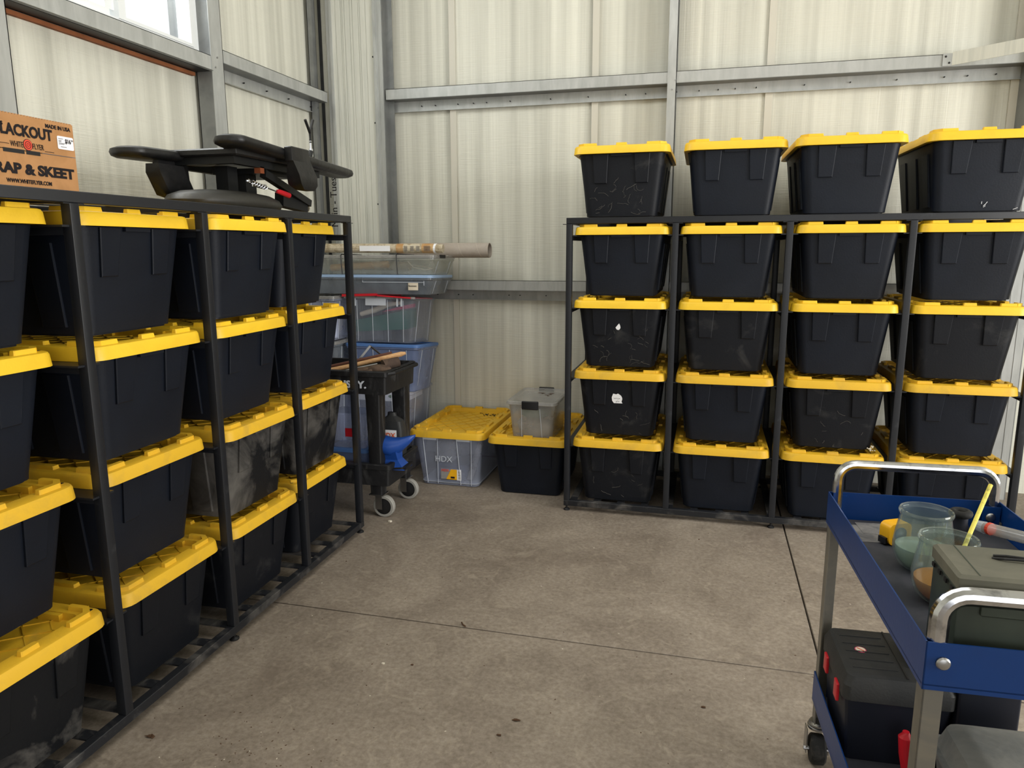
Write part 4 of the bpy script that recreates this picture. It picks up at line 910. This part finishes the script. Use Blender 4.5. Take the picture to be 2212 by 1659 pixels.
# ammo can
am = thing('ammunition_can', 'olive green metal ammunition can on the upper tray of the service cart', 'metal can', (1.213, -2.728, FL), math.radians(1.0))
MB().box(.004, .30, .004, .150, 0, .168, .004).build('body', 'olive', am)
MB().box(0, .304, 0, .154, .166, .1985, .006).build('lid', 'olive_top', am)
MB().box(.04, .27, -.004, .002, .125, .158, .003).build('front_rib', 'olive', am)
MB().tube([(.085, .095, .1985), (.10, .085, .203), (.15, .082, .205), (.16, .09, .204), (.11, .10, .203), (.09, .105, .2)], .0028, 8).tube([(.15, .086, .205), (.20, .086, .207), (.27, .086, .203)], .0048, 8).build('handle', 'hub', am)
mb = MB()
for k in range(4): mb.box(-.002, .001, .02+k*.035, .032+k*.035, .158, .166)
mb.build('hinge_notch', 'hub', am)
MB().box(.035, .037, .006, .148, .1984, .1992).build('lid_seam', 'olive', am)

# toolbox lower tray
tx = thing('toolbox', 'black plastic toolbox with red latches on the lower tray', 'toolbox', (*onc(.010, -.042, .2012)[:2], .2014), math.radians(2.9))
MB().loft([rrect(.02, .25, -.24, -.015, .015, 3, 0), rrect(.004, .262, -.262, -.003, .015, 3, .19)]).build('body', 'toolbox_body', tx)
MB().loft([rrect(-.002, .268, -.268, .003, .02, 4, .186), rrect(-.002, .268, -.268, .003, .02, 4, .225), rrect(.008, .258, -.258, -.006, .02, 4, .250), rrect(.016, .25, -.25, -.014, .018, 4, .254)]).build('lid', 'toolbox', tx)
for k in range(5): MB().box(.028, .138, -.055-k*.041, -.052-k*.041, .2535, .2562).build('lid_rib', 'toolbox', tx)
MB().box(.150, .154, -.252, -.012, .2535, .2555).build('lid_groove', 'hub', tx)
MB().box(.175, .245, -.20, -.06, .2535, .262, .004).build('handle_recess', 'hub', tx)
MB().tube([(.2, -.075, .256), (.2, -.085, .275), (.2, -.175, .275), (.2, -.185, .256)], .008, 8).build('handle', 'toolbox', tx)
MB().box(.198, .212, -.125, -.10, .268, .278, .003).build('handle_grip', 'red', tx)
for y in (-.20, -.07):
    MB().box(-.008, .0, y-.02, y+.015, .15, .2, .002).build('latch', 'red', tx)
st = MB().lathe([(.015, .2543), (.015, .2549)], 22, .068, -.125).build('round_sticker', 'pink', tx, label='round red and white sticker')
MB().lathe([(.0125, .2549), (.0125, .2554)], 22, .068, -.125).build('sticker_face', 'cream', st)
MB().bar((.060, -.118, .2556), (.076, -.132, .2556), .003, .0005).build('print', 'red_ink', st)
MB().loft([rrect(.0, .14, -.26, -.0, .01, 3, z) for z in (0, .004, .24, .244)]).xf(Matrix.Translation((onc(.29, -.05, 0)[0], onc(.29, -.05, 0)[1], .2014))).build('storage_crate', 'toolbox_body', None, label='dark crate beside the toolbox deep on the lower tray', category='crate')
# red handle, grey case
MB().tube([onc(.160, -.375, .21), onc(.150, -.362, .29), onc(.148, -.358, .335), onc(.148, -.358, .35)], [.011, .015, .017, .008], 14).build('red_handle', 'red', None, label='red rubber handle standing between toolbox and grey case', category='tool handle')
gc = thing('grey_case', 'dusty grey plastic case on the lower tray near the camera', 'plastic case', (*onc(.20, -.36, 0)[:2], .2012), math.radians(2.9))
MB().loft([rrect(.02, .225, -.42, -.02, .03, 3, 0), rrect(.004, .236, -.436, -.004, .03, 3, .14), rrect(-.006, .24, -.446, .006, .03, 3, .142), rrect(-.006, .24, -.446, .006, .03, 3, .150)]).build('body', 'greycase', gc)
MB().loft([rrect(.006, .236, -.434, -.006, .03, 3, .150), rrect(.02, .232, -.42, -.02, .03, 3, .20), rrect(.045, .22, -.39, -.045, .03, 3, .217), rrect(.06, .21, -.37, -.06, .03, 3, .221)]).build('lid', 'greycase', gc, ang=25)

# ================================================================ FLOOR LITTER
def leafy(x, y, s, label, m='leaf', seed=0):
    rn = random.Random(seed); mb = MB()
    for k in range(5):
        a = rn.uniform(0, 2*PI); p = []
        for j in range(5):
            an = a+2*PI*j/5; r = s*rn.uniform(.3, .9); p.append((x+rn.uniform(-.3, .3)*s+r*math.cos(an)*.8, y+r*math.sin(an)*.5, .0008+rn.uniform(0, .5)*s*.5))
        mb.loft([p, [(q[0], q[1], q[2]+.0012) for q in p]])
    mb.build('dry_leaf', m, None, label=label, category='leaf litter', group='leaf bits on the floor')
from mathutils import geometry
def onfloor(px, py):
    d = fw*1579.58+r2*(px-1106)-u2*(py-829.5); t_ = -1.545/d.z; return .7576+d.x*t_, -4.1074+d.y*t_
for k, (px, py, s, lab) in enumerate(((1115, 1557, .018, 'largest crumpled brown leaf on the open floor'), (1077, 1589, .012, 'brown leaf bit just below left of the largest leaf'), (1520, 1529, .012, 'brown leaf bit near the lower shelf of the service cart'), (890, 1437, .010, 'brown crumb beside the white chip on the floor'), (326, 1592, .022, 'clump of debris beside the left rack foot'), (1510, 1166, .008, 'small dark leaf bit near the right rack'), (748, 1213, .007, 'small dark bit near the far end of the left rack'))):
    x, y = onfloor(px, py); leafy(x, y, s, lab, seed=k+1)
for px, py, s, lab in ((828, 1434, .007, 'small white chip on the open floor'), (843, 1127, .012, 'pale pebble on the floor near the utility cart wheel')):
    x, y = onfloor(px, py); MB().loft([[(x+s*a, y+s*b_, z) for a, b_ in ((-1, -.4), (.2, -.7), (1, -.1), (.6, .6), (-.6, .5))] for z in (.0003, s*.6)]).build('stone_chip', 'chip', None, label=lab, category='chip')
x, y = onfloor(1000, 1352)
MB().tube([(x-.012, y+.02, .004), (x, y, .006), (x+.014, y-.008, .004)], .003, 6).build('twig', 'leaf', None, label='tiny dark twig standing on the floor joint', category='twig')
rn = random.Random(11); mb = MB()
for k in range(420):
    x = rn.uniform(-1.0, 2.2); y = rn.uniform(-3.4, .0)
    if rn.random() < .35: x = rn.gauss(-.55, .14); y = rn.gauss(-2.45, .16)
    s = rn.uniform(.001, .0042)
    a = rn.uniform(0, PI)
    mb.cur = 0 if rn.random() < .8 else 1
    c_, s_ = math.cos(a)*s, math.sin(a)*s
    p = [(x+c_, y+s_), (x-s_*.5, y+c_*.5), (x-c_, y-s_), (x+s_*.5, y-c_*.5)]
    mb.loft([[(q[0], q[1], z) for q in p] for z in (.0002, .0012)])
mb.build('floor_grit', ['leaf', 'chip'], None, kind='stuff', label='tiny crumbs of dirt scattered over the concrete floor', category='dirt')

# small odds and ends
MB().loft([[(2.045, -.002, 1.6725), (2.125, -.006, 1.6725), (2.13, .09, 1.6725), (2.05, .10, 1.6725)], [(2.045, -.002, 1.6733), (2.125, -.006, 1.6733), (2.13, .09, 1.6733), (2.05, .10, 1.6733)]]).build('paper_slip', 'white', None, label='white paper slip lying on the top right lid just under the rack top', category='paper')
rn = random.Random(21); mb = MB()
for k in range(14):
    a, b_ = rn.gauss(.188, .012), max(.002, rn.gauss(.012, .009)); mb.blob((a, front_y(b_)-.006, b_), rn.uniform(.003, .006), .003, rn.uniform(.002, .005), 6, 3)
mb.build('lint_clump', 'chip', RB[2, 1], kind='stuff', label='whitish lint clump at the lower right corner')
mb = MB()
for k in range(26):
    a, b_ = rn.gauss(.12, .035), rn.gauss(.255, .02); mb.blob((a, b_, ZL+.0225), rn.uniform(.003, .009), rn.uniform(.002, .005), .0025, 6, 3)
mb.build('dirt', 'hub', ct, kind='stuff', label='black dirt crumbs at the back of the lid')
mb = MB()
for k in range(9):
    a, b_ = rn.uniform(-.02, .11), rn.uniform(.0, .12); mb.tube([(a, b_, .242), (a+rn.uniform(-.03, .03), b_+rn.uniform(-.02, .02), .242)], .0014, 4)
mb.build('twig_bits', 'leaf', lx, kind='stuff', label='brown twig bits on the lid')
